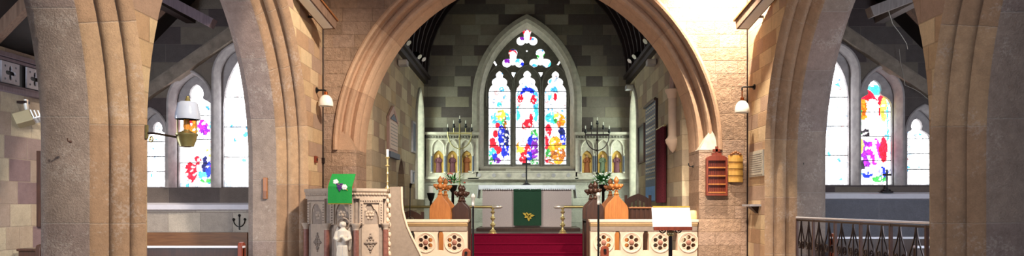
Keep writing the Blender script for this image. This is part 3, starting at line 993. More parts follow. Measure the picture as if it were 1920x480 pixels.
verts = [(x, y, z) for x in (xa, xb) for y, z in v] + [(x, y, z) for x in (xa, xb) for y, z in [(p[0], p[1] + .001) for p in pts]]
n = len(pts)
fs = []
for k in range(n - 1):
    fs.append((k, k + 1, n + k + 1, n + k))
    fs.append((2 * n + k, 2 * n + k + 1, k + 1, k))
    fs.append((n + k, n + k + 1, 3 * n + k + 1, 3 * n + k))
cp.add(verts, fs)
for y, z in STEPS:
    cp.tube([(xa, y - t * .3, z + t * .2), (xb, y - t * .3, z + t * .2)], .022, 8)
tag(cp.build('stair_carpet', 'carpet', smooth=True), 'crimson carpet running up the steps to the altar', 'carpet')
ns = MB()
# altar
AY0, AY1 = 16.6, 17.35
pd = MB().box(X(893, 16.2), X(1088, 16.2), 16.2, 17.55, 1.04, 1.12)
tag(bevel(pd.build('altar_platform', 'oakdark')), 'low dark platform under the altar', 'platform')
zt = Z(348, AY0)
ax0, ax1 = X(903, AY0), X(1073, AY0)
al = thing('altar', (0, AY0, 1.12), 'broad altar table below the east window', 'altar')
MB().box(ax0, ax1, AY0, AY1, zt - .05, zt - .004).build('table_top', 'pale', al)
MB().box(ax0 + .05, ax1 - .05, AY0 + .05, AY1 - .03, 1.12, zt - .05).build('table_base', 'pale', al)
# frontal: gently waved cloth
fr = MB()
nx = 60


def cloth(mb, x0, x1, y, z0, z1, amp, waves, t=.006, ph=0):
    v, f = [], []
    for j in (0, 1):
        for i in range(nx + 1):
            x = x0 + (x1 - x0) * i / nx
            w = amp * math.sin(waves * 2 * PI * i / nx + ph)
            v += [(x, y + w * .4 + j * t, z1), (x, y + w - .01 + j * t, z0)]
    N2 = 2 * (nx + 1)
    for i in range(nx):
        f += [(2 * i, 2 * i + 1, 2 * i + 3, 2 * i + 2), (N2 + 2 * i, N2 + 2 * i + 2, N2 + 2 * i + 3, N2 + 2 * i + 1), (2 * i + 1, N2 + 2 * i + 1, N2 + 2 * i + 3, 2 * i + 3), (2 * i, 2 * i + 2, N2 + 2 * i + 2, N2 + 2 * i)]
    f += [(0, N2, N2 + 1, 1), (2 * nx, 2 * nx + 1, N2 + 2 * nx + 1, N2 + 2 * nx)]
    return mb.add(v, f)


cloth(fr, ax0 + .02, ax1 - .02, AY0 - .02, 1.13, zt - .01, .004, 5)
tag(fr.build('altar_frontal', 'frontal', smooth=True), 'dusky pink cloth covering the front of the altar', 'altar cloth')
ac = thing('altar_cloth', (0, AY0 - .04, zt - .15), 'white linen cloth with a lace edge over the altar top', 'altar cloth')
am = MB()
am.box(ax0 - .06, ax1 + .06, AY0 - .045, AY1 + .02, zt, zt + .012)
cloth(am, ax0 - .06, ax1 + .06, AY0 - .05, zt - .06, zt + .012, .004, 9)
am.build('linen', 'linen', ac)
lc = MB()
for k in range(44):
    x = ax0 - .06 + (ax1 - ax0 + .12) * (k + .5) / 44
    r = (ax1 - ax0 + .12) / 88
    lc.plate([[(x - r, zt - .05)] + [(x - r * math.cos(PI * q / 6), zt - .06 - r * 1.5 * math.sin(PI * q / 6)) for q in range(7)] + [(x + r, zt - .05)]], xz(AY0 - .056), .005)
lc.build('lace_edge', 'linen', ac)
for sx, x in ((-1, ax0 - .06), (1, ax1 + .06)):
    e = MB()
    v = [(x, AY0 - .045, zt + .012), (x, AY1, zt + .012), (x + sx * .02, AY1, zt - .28), (x + sx * .035, AY0 - .03, zt - .28)]
    v += [(a + sx * .008, b, c) for a, b, c in v]
    e.add(v, [(0, 1, 2, 3), (7, 6, 5, 4), (0, 4, 5, 1), (1, 5, 6, 2), (2, 6, 7, 3), (3, 7, 4, 0)])
    e.build('hanging_end', 'linen', ac)
gf = thing('altar_fall', (X(989, AY0), AY0 - .08, 1.16), 'dark green altar hanging with a gold emblem in the middle of the altar', 'altar cloth')
gm = MB()
cloth(gm, X(963, AY0), X(1015, AY0), AY0 - .07, 1.16, zt - .10, .003, 3)
gm.build('cloth', 'green', gf)
em = MB()
ec = P(990, 405, AY0 - .09)
leafp = lambda cx, cz, l, w, a: [(cx + l * t * math.cos(a) - w * s_ * math.sin(a), cz + l * t * math.sin(a) + w * s_ * math.cos(a)) for t, s_ in ((0, 0), (.3, .5), (.7, .45), (1, 0), (.7, -.45), (.3, -.5))]
for a, l in ((.1, .15), (.7, .10), (2.6, .14), (2.0, .09), (3.6, .09), (4.9, .12), (5.6, .10)):
    em.plate([leafp(ec.x, ec.z, l, .05, a)], xz(AY0 - .095), .006)
em.build('gold_emblem', 'gold', gf)
gt = MB()
for k in range(5):
    x = X(963, AY0) + (X(1015, AY0) - X(963, AY0)) * (k + .5) / 5
    r = .058
    gt.plate([[(x - r, zt - .08)] + [(x - r * math.cos(PI * q / 6), zt - .09 - .03 * math.sin(PI * q / 6)) for q in range(7)] + [(x + r, zt - .08)]], xz(AY0 - .088), .006)
gt.build('scalloped_edge', 'green', gf)

# altar cross
cr = thing('altar_cross', (X(987, 17.1), 17.1, zt + .012), 'black standing cross on the altar in front of the east window', 'cross')
cx = X(987, 17.1)
MB().lathe([(.11, 0), (.11, .02), (.08, .03), (.07, .05), (.04, .06), (.03, .10), (.018, .13)], (cx, 17.1, zt + .012), 12).build('foot', 'black', cr, smooth=True)
zc = Z(296, 17.1)
MB().box(cx - .018, cx + .018, 17.09, 17.11, zt + .13, zc).build('shaft', 'black', cr)
MB().box(cx - .10, cx + .10, 17.088, 17.112, zc - .16, zc - .12).build('crossbar', 'black', cr)


# candelabra
def candelabrum(px, Y, top, mat, label):
    cx = X(px, Y)
    z0 = 1.04
    root = thing('candelabrum', (cx, Y, z0), label, 'candelabrum', 'tall branched candelabra beside the altar')
    bs = MB().lathe([(.19, 0), (.19, .03), (.13, .06), (.06, .12), (.04, .16)], (cx, Y, z0), 16)
    bs.build('foot', mat, root, smooth=True)
    zb = Z(top + 28, Y)     # horizontal bar
    zu = Z(top + 57, Y)     # junction
    st = MB().tube([(cx, Y, z0 + .14), (cx, Y, Z(top + 10, Y))], .018, 8)
    for zz in (z0 + .5, z0 + 1.0, zu, Z(top + 100, Y), zb - .12):
        st.ball((cx, Y, zz), .036, None, .03)
    st.build('stem', mat, root, smooth=True)
    MB().box(cx - .28, cx + .28, Y - .012, Y + .012, zb - .022, zb + .022).build('crossbar', mat, root)
    for k, dx in enumerate((-.28, -.14, 0, .14, .28)):
        zt_ = Z(top + (18, 11, 2, 11, 18)[k], Y)
        if dx:
            rr = abs(dx)
            pts = [(cx + math.copysign(rr, dx) * math.sin(PI / 2 * q / 8), Y, zu + (zb - zu) * (1 - math.cos(PI / 2 * q / 8))) for q in range(9)] if rr > .2 else [(cx + dx, Y, zb)]
            if rr > .2:
                MB().tube(pts + [(cx + dx, Y, zt_ - .06)], .013, 6).build('branch', mat, root, smooth=True)
            else:
                MB().tube([(cx + dx, Y, zb), (cx + dx, Y, zt_ - .06)], .011, 6).build('branch', mat, root, smooth=True)
        MB().lathe([(.012, -.09), (.035, -.06), (.04, -.04), (.022, -.035), (.022, .0), (.03, .01)], (cx + dx, Y, zt_), 10).build('candle_cup', 'black', root, smooth=True)
        MB().tube([(cx + dx, Y, zt_ + .0), (cx + dx, Y, zt_ + .09)], .012, 8).build('candle', 'wax', root)
    return root


candelabrum(862, 17.5, 222, M['olivebrass'], 'tall brass branched candelabrum on the plaque side of the altar')
candelabrum(1120, 17.5, 225, M['iron'], 'tall dark branched candelabrum on the lectern side of the altar')


# communion rails
def comm_rail(xe, xw, label, xb):
    Y = 14.62
    z = Z(388, Y)
    root = thing('communion_rail', (xb, Y, 1.04), label, 'altar rail', 'brass communion rails before the altar')
    MB().tube([(xw, Y, z), (xe, Y, z)], .028, 10).build('rail', 'olivebrass', root, smooth=True)
    dx = .05 if xe < 0 else -.05
    MB().tube([(xe - dx * 3.2, Y, z), (xe - dx * 3, Y, z), (xe, Y, z), (xe + dx * .9, Y, z)], [.03, .038, .036, .014], 12).build('end_cap', 'silver', root, smooth=True)
    H = z - .02 - 1.04
    for x in (xb, xb + (xw - xb) * .62):
        p = []
        for t, r in ((0, .085), (.04, .09), (.07, .06), (.12, .065), (.17, .035), (.22, .02), (.27, .02), (.31, .04), (.36, .055), (.41, .04), (.46, .02), (.52, .02), (.57, .04), (.61, .05), (.65, .04), (.70, .018), (.78, .018), (.82, .04), (.86, .045), (.9, .02), (.95, .022), (1.0, .05)):
            p.append((r, t * H))
        MB().lathe(p, (x, Y, 1.04), 14).build('baluster', 'brass', root, smooth=True)
    return root


comm_rail(X(938, 14.62), -2.45, 'brass communion rail on twisted baluster on the plaque side of the altar steps', X(924, 14.62))
comm_rail(X(1042, 14.62), 2.45, 'brass communion rail on twisted baluster on the lectern side of the altar steps', X(1055, 14.62))


# ------------------------------------------------------------------ choir stalls
def stall_end(cx, Y, hw, zb, zsh, znk, ztp, mat, root, th=.07):
    L = [(hw, zb), (hw, zsh)]
    for q in range(1, 9):
        t = q / 8
        # ogee shoulder
        x = .036 + (hw - .036) * (.5 + .5 * math.cos(PI * t ** 1.35))
        z = zsh + (znk - zsh) * t
        L.append((x, z))
    lp = [(cx + x, z) for x, z in L] + [(cx - x, z) for x, z in reversed(L)]
    e = MB().plate([lp], xz(Y), th).build('stall_end', mat, root)
    bevel(e, .008)
    yc = Y + th / 2
    pp = MB()
    h = ztp - znk
    pp.lathe([(.04, -.01), (.052, .02 * h), (.034, .07 * h), (.026, .15 * h), (.034, .20 * h), (.022, .26 * h)], (cx, yc, znk), 10)
    zc = znk + .45 * h
    pp.ball((cx, yc, zc), .05, .045, .055)
    for a in (0, PI):
        pp.ball((cx + .07 * math.cos(a), yc, zc + .002), .036, .038, .040)
        pp.ball((cx + .10 * math.cos(a), yc, zc + .016), .02, .026, .024)
        pp.ball((cx + .05 * math.cos(a), yc, zc - .045), .022, .028, .018)
    pp.ball((cx, yc - .055, zc), .034, .03, .04)
    pp.ball((cx, yc + .055, zc), .034, .03, .04)
    pp.lathe([(.022, -.02 * h), (.036, .06 * h), (.046, .14 * h), (.044, .20 * h), (.03, .28 * h), (.012, .36 * h), (.003, .40 * h)], (cx, yc, ztp - .40 * h), 10)
    pp.build('poppyhead', mat, e, smooth=True)
    return e


def stall(cx, ys, hw, mats, s, label, back, dims=(1.50, 1.79, None)):
    root = thing('choir_stall', (cx, ys[0], .42), label, 'choir stall', 'carved choir stalls in the chancel')
    for i, y in enumerate(ys):
        stall_end(cx, y, hw, .42, dims[0], dims[1], dims[2] or Z(330, 12.4), M[mats[i]], root)
    if back:
        MB().box(cx + s * (hw - .07), cx + s * (hw - .02), ys[0] + .07, ys[-1], .42, 1.35).build('backrest', 'midoak', root)
        MB().box(cx - .18, cx + .18, ys[0] + .07, ys[-1], .85, .90).build('seat', 'midoak', root)
        MB().box(cx - .02, cx + .02, ys[0] + .07, ys[-1], .42, .85).build('seat_support', 'midoak', root)
    else:
        MB().box(cx - s * (hw - .02), cx - s * (hw - .06), ys[0] + .07, ys[-1], .42, 1.30).build('front_panel', 'oakdark', root)
        v = [(cx - s * hw, 1.34), (cx + s * hw, 1.26)]
        MB().plate([[(v[0][0], v[0][1]), (v[1][0], v[1][1]), (v[1][0], v[1][1] + .035), (v[0][0], v[0][1] + .035)]], xz(ys[0] + .07), ys[-1] - ys[0] - .07).build('book_desk', 'oakdark', root)
    return root


stall(X(825, 12.4), (12.4, 13.2), .18, ('honey', 'honey'), -1, 'honey oak choir stall with poppyhead ends behind the pulpit stairs', True)
stall(X(863, 12.75), (12.75, 13.30), .145, ('oakdark', 'oakdark'), -1, 'dark oak choir desk with a poppyhead beside the crimson steps, plaque side', False, (1.50, 1.68, 1.975))
stall(X(1156, 12.4), (12.4, 13.30), .20, ('honey', 'midoak'), 1, 'honey oak choir stall with poppyhead end in front of the blue striped hanging', True)
stall(X(1116, 12.5), (12.5, 13.32), .15, ('oakdark', 'oakdark'), 1, 'dark oak choir desk with poppyheads beside the crimson steps, lectern side', False, (1.52, 1.72, 2.02))

# ------------------------------------------------------------------ chancel screens


def roundel_holes(cx, cz):
    hs = []
    for k in range(6):
        a = PI / 6 + k * PI / 3
        x, z = cx + .080 * math.cos(a), cz + .080 * math.sin(a)
        hs.append([(x + .0375 * math.cos(2 * PI * q / 14), z + .036 * math.sin(2 * PI * q / 14)) for q in range(14)])
    return hs


def screen(x0, x1, rpx, lpx, label):
    Y = 11.32
    S = F / Y
    zt = Z(411.5, Y)
    root = thing('stone_screen', ((x0 + x1) / 2, Y, 0), label, 'screen wall', 'low cream stone screens under the chancel arch')
    loops = [[(x0, .0), (x0, zt - .18), (x1, zt - .18), (x1, .0)]]
    for px in rpx: loops += roundel_holes(X(px, Y), Z(455, Y))
    for px in lpx:
        cx = X(px, Y)
        loops.append([(cx - .045, Z(470, Y)), (cx - .045, Z(440, Y)), (cx - .03, Z(435, Y)), (cx, Z(430, Y)), (cx + .03, Z(435, Y)), (cx + .045, Z(440, Y)), (cx + .045, Z(470, Y))])
    MB().plate(loops, xz(Y), .16).build('pierced_panel', 'cream', root)
    bevel(MB().box(x0 - .02, x1 + .02, Y - .06, Y + .22, zt - .045, zt).build('coping', 'cream', root), .01)
    v = [(Y - .05, zt - .045), (Y - .045, zt - .065), (Y - .015, zt - .105), (Y + .18, zt - .105), (Y + .2, zt - .045)]
    MB().plate([v], lambda a, b, w: (x0 + w, a, b), x1 - x0).build('coping_moulding', 'creamcap', root)
    bevel(MB().box(x0, x1, Y - .012, Y + .18, zt - .18, zt - .105).build('shadow_band', 'slab', root), .006)  # grey strip stands for the shadow under the coping
    for px in rpx:
        cx, cz = X(px, Y), Z(455, Y)
        rg = MB()
        for rr, tr in ((.148, .014), (.132, .008)):
            rg.tube([(cx + rr * math.cos(2 * PI * q / 28), Y - .002, cz + rr * math.sin(2 * PI * q / 28)) for q in range(29)], tr, 6, False)
        g = rg.build('roundel_moulding', 'cream', root, smooth=True)
        MB().ball((cx, Y - .005, cz), .038, .025, .038).build('boss', 'boss', g, smooth=True)
        fo = MB()
        for k in range(6):
            a = PI / 6 + k * PI / 3
            x, z = cx + .083 * math.cos(a), cz + .083 * math.sin(a)
            fo.tube([(x + .038 * math.cos(2 * PI * q / 14), Y - .002, z + .038 * math.sin(2 * PI * q / 14)) for q in range(15)], .006, 5, False)
        fo.build('foil_edge', 'cream', g, smooth=True)
    return root


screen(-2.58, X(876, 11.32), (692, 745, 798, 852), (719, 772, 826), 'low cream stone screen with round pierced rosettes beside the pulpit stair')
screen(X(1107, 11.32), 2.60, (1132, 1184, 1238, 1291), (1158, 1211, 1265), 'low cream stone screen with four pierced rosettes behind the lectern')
blk = MB().lathe([(.09, 0), (.10, .02), (.10, .07), (.085, .11), (.05, .135), (.001, .14)], (X(1300, 11.45), 11.45, Z(411.5, 11.32)), 16, 1.15, .7)
tag(blk.build('stone_block', 'creamcap', smooth=True), 'rounded honey coloured block on the end of the stone screen by the arch jamb', 'block')

# ------------------------------------------------------------------ pulpit
pul = thing('pulpit', (-2.4, 10.1, 0), 'carved octagonal pale stone pulpit with red marble shafts and an angel', 'pulpit')
PV = [Vector((-3.03, 10.14)), Vector((X(612, 9.75), 9.75)), Vector((X(668, 9.65), 9.65)), Vector((X(724, 9.95), 9.95)), Vector((-1.95, 10.5)), Vector((-2.4, 10.85)), Vector((-3.0, 10.7))]
pc = sum(PV, Vector((0, 0))) / len(PV)
ZT = Z(353, 9.7)


def ring(mb, inset0, z0, inset1, z1):
    """closed polygonal band, solid"""
    a = [pc + (p - pc) * (1 + inset0) for p in PV]
    b = [pc + (p - pc) * (1 + inset1) for p in PV]
    n = len(a)
    v = [(p.x, p.y, z0) for p in a] + [(p.x, p.y, z1) for p in b]
    f = [(k, (k + 1) % n, n + (k + 1) % n, n + k) for k in range(n)] + [tuple(range(n))[::-1], tuple(n + k for k in range(n))]
    return mb.add(v, f)


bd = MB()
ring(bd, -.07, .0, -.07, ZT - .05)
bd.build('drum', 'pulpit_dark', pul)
cn = MB()
ring(cn, .03, ZT - .035, .03, ZT)
ring(cn, .0, ZT - .06, .03, ZT - .035)
ring(cn, -.03, ZT - .12, .0, ZT - .06)
cn.build('cornice', 'pulpit', pul)
lf = MB()
bs = MB()
ring(bs, .04, 0, .04, .55)
ring(bs, .0, .55, .0, .62)
bs.build('plinth', 'pulpit', pul)
Zc = Z(424, 9.7)     # capital level
for i in range(4):
    a, b = PV[i], PV[i + 1]
    d = (b - a)
    L = d.length
    d.normalize()
    nrm = Vector((d.y, -d.x))
    if nrm.dot(a - pc) < 0: nrm = -nrm

    def fp(u, z, w, a=a, d=d, nrm=nrm):   # w outward
        q = a + d * u + nrm * w
        return (q.x, q.y, z)
    m0 = .05
    zt, zb = ZT - .135, Zc + .02
    # dogtooth frame
    fm = MB()
    outer = [(m0, zb), (m0, zt), (L - m0, zt), (L - m0, zb)]
    innr = [(m0 + .055, zb - .0), (m0 + .055, zt - .055), (L - m0 - .055, zt - .055), (L - m0 - .055, zb)]
    fm.plate([[(m0, zb), (m0, zt), (L - m0, zt), (L - m0, zb), (L - m0 - .055, zb), (L - m0 - .055, zt - .055), (m0 + .055, zt - .055), (m0 + .055, zb)]], lambda u, z, w, fp=fp: fp(u, z, -.03 + w), .03)
    fm.plate([[(0, ZT - .135), (0, ZT - .10), (L, ZT - .10), (L, ZT - .135)]], lambda u, z, w, fp=fp: fp(u, z, -.03 + w), .03)
    fmo = fm.build('panel_frame', 'pulpit', pul)
    dt = MB()

    def stud(u, z, r=.011):
        dt.add([fp(u - r, z - r, .0), fp(u + r, z - r, .0), fp(u + r, z + r, .0), fp(u - r, z + r, .0), fp(u, z, .016)], [(0, 1, 4), (1, 2, 4), (2, 3, 4), (3, 0, 4), (3, 2, 1, 0)])
    nn = int((L - 2 * m0) / .032)
    for k in range(nn): stud(m0 + (L - 2 * m0) * (k + .5) / nn, zt - .027)
    nv = int((zt - zb - .06) / .032)
    for k in range(nv):
        z = zb + (zt - zb - .06) * (k + .5) / nv
        stud(m0 + .027, z); stud(L - m0 - .027, z)
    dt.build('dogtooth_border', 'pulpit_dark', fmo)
    # cusped head inside the frame
    u0, u1 = m0 + .055, L - m0 - .055
    cu, wv = (u0 + u1) / 2, (u1 - u0)
    z1 = zt - .055
    arc = []
    hh = (z1 - zb)
    for k in range(29):
        t = PI * k / 28
        r = .40 + .085 * abs(math.sin(1.5 * t)) * 1.3
        arc.append((cu - wv * r * math.cos(t) * (1.0), zb + hh * (.12 + 1.75 * r * math.sin(t) * 1.0)))
    arc = [(u, min(z, z1 - .015)) for u, z in arc]
    MB().plate([[(u0, zb), (u0, z1), (u1, z1), (u1, zb)] + list(reversed([(arc[0][0], zb)] + arc + [(arc[-1][0], zb)]))], lambda u, z, w, fp=fp: fp(u, z, -.045 + w), .025).build('cusped_arch', 'pulpit', pul)
    rs = MB()
    cz = zb + hh * .42
    for k in range(6):
        t = 2 * PI * k / 6
        q = fp(cu + .045 * math.cos(t), cz + .045 * math.sin(t), -.05)
        rs.ball(q, .026, .026, .026, 8, 5)
    rs.ball(fp(cu, cz, -.035), .026, None, None, 8, 5)
    for sx in (-1, 1):
        rs.ball(fp(cu + sx * wv * .30, cz + hh * .24, -.05), .03, .02, .035, 8, 5)
        rs.ball(fp(cu + sx * wv * .22, cz + hh * .1, -.05), .02, .02, .025, 8, 5)
    rs.build('foliage_boss', 'pulpit', pul, smooth=True)
    # lower panel with carved cross flower
    MB().plate([[(u0 - .01, .62), (u0 - .01, zb), (u1 + .01, zb), (u1 + .01, .62)]], lambda u, z, w, fp=fp: fp(u, z, -.05 + w), .02).build('lower_panel', 'pulpit', pul)
    if i != 1:
        cf = MB()
        cz = Z(456, 9.7)
        for k in range(4):
            t = PI / 2 * k
            for rr, ra in ((.03, .016), (.062, .024), (.088, .014)):
                cf.ball(fp(cu + rr * math.cos(t), cz + rr * 1.35 * math.sin(t), -.025), ra, ra, ra, 8, 5)
            cf.ball(fp(cu + .05 * math.cos(t + .5), cz + .08 * math.sin(t + .5), -.025), .014, None, None, 6, 4)
            cf.ball(fp(cu + .05 * math.cos(t - .5), cz + .08 * math.sin(t - .5), -.025), .014, None, None, 6, 4)
        cf.ball(fp(cu, cz, -.02), .024, None, None, 8, 5)
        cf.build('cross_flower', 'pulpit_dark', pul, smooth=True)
# leaf carving under the cornice
for i in range(4):
    a, b = PV[i], PV[i + 1]
    for k in range(10):
        q = a + (b - a) * ((k + .5) / 10)
        q = pc + (q - pc) * 1.0
        lf.ball((q.x, q.y, ZT - .078), .024, .02, .018, 7, 4)
lf.build('leaf_carving', 'pulpit', pul, smooth=True)
# shafts with capitals at the corners
for i in range(4 + 1):
    q = pc + (PV[i] - pc) * .985
    if i == 4: continue
    sh = MB().tube([(q.x, q.y, .70), (q.x, q.y, Zc - .05)], .036, 12).build('shaft', 'marble', pul, smooth=True)
    MB().lathe([(.038, -.05), (.036, -.03), (.055, .0), (.062, .02), (.062, .035), (.001, .036)], (q.x, q.y, Zc), 12).build('capital', 'pulpit', sh, smooth=True)
    MB().lathe([(.062, 0), (.062, .03), (.045, .05), (.05, .065), (.038, .08)], (q.x, q.y, .62), 12).build('shaft_base', 'pulpit', sh, smooth=True)
# angel statue in front of the middle panel
a, b = PV[1], PV[2]
d = (b - a).normalized()
nrm = Vector((d.y, -d.x))
mid = (a + b) / 2 + nrm * .05
ax, ay = X(641, 9.6), mid.y
zf, zh = .80, Z(420, ay)
an = MB()
H = zh - zf
an.lathe([(.001, 0), (.085, 0), (.082, .1 * H), (.068, .35 * H), (.06, .55 * H), (.075, .72 * H), (.07, .84 * H), (.03, .90 * H), (.028, .93 * H), (.045, .96 * H), (.045, 1.0 * H), (.038, 1.04 * H), (.001, 1.06 * H)], (ax, ay, zf), 16, 1.0, .72)
for sx in (-1, 1):
    an.tube([(ax + sx * .07, ay, zf + .82 * H), (ax + sx * .095, ay - .02, zf + .66 * H), (ax + sx * .05, ay - .065, zf + .62 * H), (ax + sx * .008, ay - .075, zf + .72 * H)], [.03, .03, .024, .018], 8)
    an.ball((ax + sx * .075, ay + .05, zf + .66 * H), .035, .02, .17)
    for k in range(3):
        an.tube([(ax + sx * (.015 + k * .022), ay - .05 + k * .006, zf + .5 * H), (ax + sx * (.02 + k * .026), ay - .06 + k * .008, zf + .01)], .011, 5)
an.ball((ax, ay - .036, zf + .985 * H), .009, .012, .014, 6, 4)
ao = an.build('angel_statue', 'statue', pul, smooth=True)
ao['label'] = 'white stone angel with folded hands'
rm = ao.modifiers.new('remesh', 'REMESH')
rm.mode = 'VOXEL'
rm.voxel_size = .007
rm.use_smooth_shade = True
MB().lathe([(.001, 0), (.02, 0), (.05, .05), (.09, .10), (.10, .13), (.10, .16), (.001, .161)], (ax, ay, zf - .16), 12).build('corbel', 'pulpit', pul, smooth=True)
hl = MB()
hl.tube([(ax + .075 * math.cos(t), ay + .03, zf + 1.0 * H + .075 * math.sin(t)) for t in [2 * PI * q / 20 for q in range(21)]], .012, 6, False)
hl.build('halo', 'pulpit_dark', ao, smooth=True)

# green pulpit fall with flowers and grapes
pf = thing('pulpit_fall', (X(637, 9.55), 9.56, Z(381, 9.55)), 'bright green cloth with white flowers and purple grapes hanging over the pulpit edge', 'pulpit cloth')
x0, x1 = X(615, 9.55), X(660, 9.55)
zl, zm, zu = Z(381, 9.55), ZT + .02, Z(326, 9.75)
pfm = MB()
cloth(pfm, x0, x1, 9.55, zl, zm, .002, 2)
v = [(x0, 9.55, zm), (x1, 9.55, zm), (x1, 9.75, zu), (x0, 9.75, zu)]
v += [(p[0], p[1] + .008, p[2] - .01) for p in v]
pfm.add(v, [(0, 1, 2, 3), (7, 6, 5, 4), (0, 3, 7, 4), (1, 5, 6, 2), (2, 6, 7, 3)])
pfm.build('cloth', 'greenlit', pf)


def fallpt(px, py):
    """point on the cloth face for the reference position"""
    z = Z(py, 9.6)
    if z <= zm: return Vector((X(px, 9.55), 9.55 - .008, z))
    t = (z - zm) / (zu - zm)
    return Vector((X(px, 9.55 + .2 * t), 9.55 + .2 * t - .012, z))


fl = MB()
for cx_, cy_, n_ in ((630, 341, 5), (646, 351, 6)):
    for k in range(n_):
        t = 2 * PI * k / n_
        c = fallpt(cx_ + 3.0 * math.cos(t), cy_ + 3.0 * math.sin(t))
        fl.ball(c, .018, .006, .018, 8, 5)
    fl.ball(fallpt(cx_, cy_), .014, .01, .014, 8, 5)
    fl.build('white_flower', 'petal', pf, smooth=True)
    fl = MB()
gr = MB()
for r_, row in enumerate((5, 4, 4, 3, 2, 1)):
    for k in range(row):
        gr.ball(fallpt(637 + (k - (row - 1) / 2) * 2.6, 345 + r_ * 2.6), .010, .006, .010, 7, 5)
gr.build('grape_bunch', 'purple', pf, smooth=True)
lv = MB()
lv.tube([fallpt(632, 344), fallpt(638, 347), fallpt(644, 352), fallpt(652, 357)], .004, 5)
lv.build('stalk', 'gold', pf)
fg = MB().box(x0, x1, 9.548, 9.556, zl - .014, zl)
fg.build('fringe', 'gold', pf)
dk = MB()
yb = 9.76
dk.add([(x0 + .03, 9.585, ZT), (x1 - .03, 9.585, ZT), (x1 - .03, yb + .02, zu - .03), (x0 + .03, yb + .02, zu - .03), (x0 + .03, yb + .02, ZT), (x1 - .03, yb + .02, ZT)], [(0, 1, 2, 3), (0, 4, 5, 1), (3, 2, 5, 4), (0, 3, 4), (1, 5, 2)])
tag(dk.build('book_rest', 'midoak'), 'wooden book rest on the pulpit under the green cloth', 'book rest')

# brass candlestick at the pulpit corner
cs = thing('candlestick', (X(726.5, 10.02), 10.02, ZT), 'thin brass candlestick with a white candle on the pulpit corner', 'candlestick')
cxx = X(726.5, 10.02)
H = Z(294, 10.02) - ZT
MB().lathe([(.035, 0), (.035, .01), (.018, .03), (.010, .05), (.010, .2 * H), (.018, .22 * H), (.010, .25 * H), (.011, .45 * H), (.02, .48 * H), (.011, .52 * H), (.012, .70 * H), (.03, .72 * H), (.012, .76 * H), (.013, .93 * H), (.03, .97 * H), (.032, 1.0 * H)], (cxx, 10.02, ZT), 12).build('stem', 'brass', cs, smooth=True)
MB().tube([(cxx, 10.02, ZT + H), (cxx, 10.02, Z(280, 10.02))], .017, 10).build('candle', 'wax', cs)

# stair parapet
YS = 10.32
pp_ = [(731, 350), (753, 350), (753.5, 378), (755, 394), (759, 410), (763, 424), (771, 442), (781, 462), (791, 482), (802, 505), (816, 530), (830, 560)]
lp = [(X(a, YS), Z(b, YS)) for a, b in pp_]
lp = lp + [(lp[-1][0], 0), (lp[0][0], 0)]
sp_ = thing('stair_parapet', (X(760, YS), YS, 0), 'grey stone parapet slab sweeping down beside the pulpit', 'parapet')
MB().plate([lp], xz(YS), .10).build('slab', 'slab', sp_)
ed = MB()
for (a, b) in zip(pp_[1:-1], pp_[2:]):
    ed.obox(P(a[0], a[1], YS + .04), P(b[0], b[1], YS + .04), .16, .03, (0, 1, 0)) if False else ed.tube([P(a[0], a[1], YS + .0), P(b[0], b[1], YS + .0)], .016, 8)
ed.build('rounded_edge', 'cream', sp_, smooth=True)
rp = MB()
for k in range(24):
    z = .3 + k * .065
    if z > ZT - .05: break
    rp.ball((X(727.5, 9.98) + .012 * (-1) ** k, 10.02, z), .024, .024, .04, 7, 5)
rp.build('rope_moulding', 'cream', sp_, smooth=True)

# ------------------------------------------------------------------ lectern
LY = 8.4
lx = X(1257, LY)
lec = thing('lectern', (lx, LY, 0), 'iron lectern with brass knop and scroll brackets in front of the rosette screen', 'lectern')
st = MB().tube([(lx, LY, .06), (lx, LY, Z(426, LY))], .022, 12)
st.lathe([(.20, 0), (.20, .02), (.12, .04), (.05, .07), (.03, .12)], (lx, LY, 0), 16)
st.build('stem', 'iron', lec, smooth=True)
MB().lathe([(.022, -.03), (.04, -.018), (.046, 0), (.04, .018), (.022, .03)], (lx, LY, Z(438, LY)), 14).build('knop', 'brass', lec, smooth=True)
for sx in (-1, 1):
    br_ = MB()
    pts = []
    for k in range(26):
        t = k / 25
        a = t * 3.6 * PI
        r = .050 * (1 - t * .75)
        pts.append((lx + sx * (.085 - r * math.cos(a)), LY, Z(431, LY) + r * math.sin(a)))
    br_.tube([(lx + sx * .02, LY, Z(440, LY)), (lx + sx * .03, LY, Z(434, LY))] + pts, .008, 6)
    br_.tube([(lx + sx * .02, LY, Z(428, LY)), (lx + sx * .09, LY, Z(425, LY))], .008, 6)
    br_.build('scroll_bracket', 'iron', lec, smooth=True)
y0, y1 = LY - .13, LY + .13
zf_, zb_ = Z(425, y0), Z(389, y1)
x0, x1 = X(1226, y0), X(1297, y0)
xa, xb = X(1223.5, y1), X(1293, y1)
v = [(x0, y0, zf_ - .012), (x1, y0, zf_ - .012), (xb, y1, zb_ - .012), (xa, y1, zb_ - .012)]
v += [(p[0], p[1] + .012, p[2] - .03) for p in v]
MB().add(v, [(0, 1, 2, 3), (7, 6, 5, 4), (0, 4, 5, 1), (1, 5, 6, 2), (2, 6, 7, 3), (3, 7, 4, 0)]).build('desk', 'redwood', lec)
MB().box(x0 - .0, x1 + .0, y0 - .03, y0, zf_ - .04, zf_ + .0).build('book_ledge', 'redwood', lec)
ck = thing('lectern_cloth', ((x0 + x1) / 2, LY, zf_), 'bright white cloth with gold braid laid on the sloping lectern desk', 'cloth')
v = [(x0, y0 - .002, zf_), (x1, y0 - .002, zf_), (xb, y1, zb_), (xa, y1, zb_)]
v += [(p[0], p[1], p[2] - .010) for p in v]
MB().add(v, [(0, 1, 2, 3), (7, 6, 5, 4), (0, 4, 5, 1), (1, 5, 6, 2), (2, 6, 7, 3), (3, 7, 4, 0)]).build('sheet', 'paper', ck)
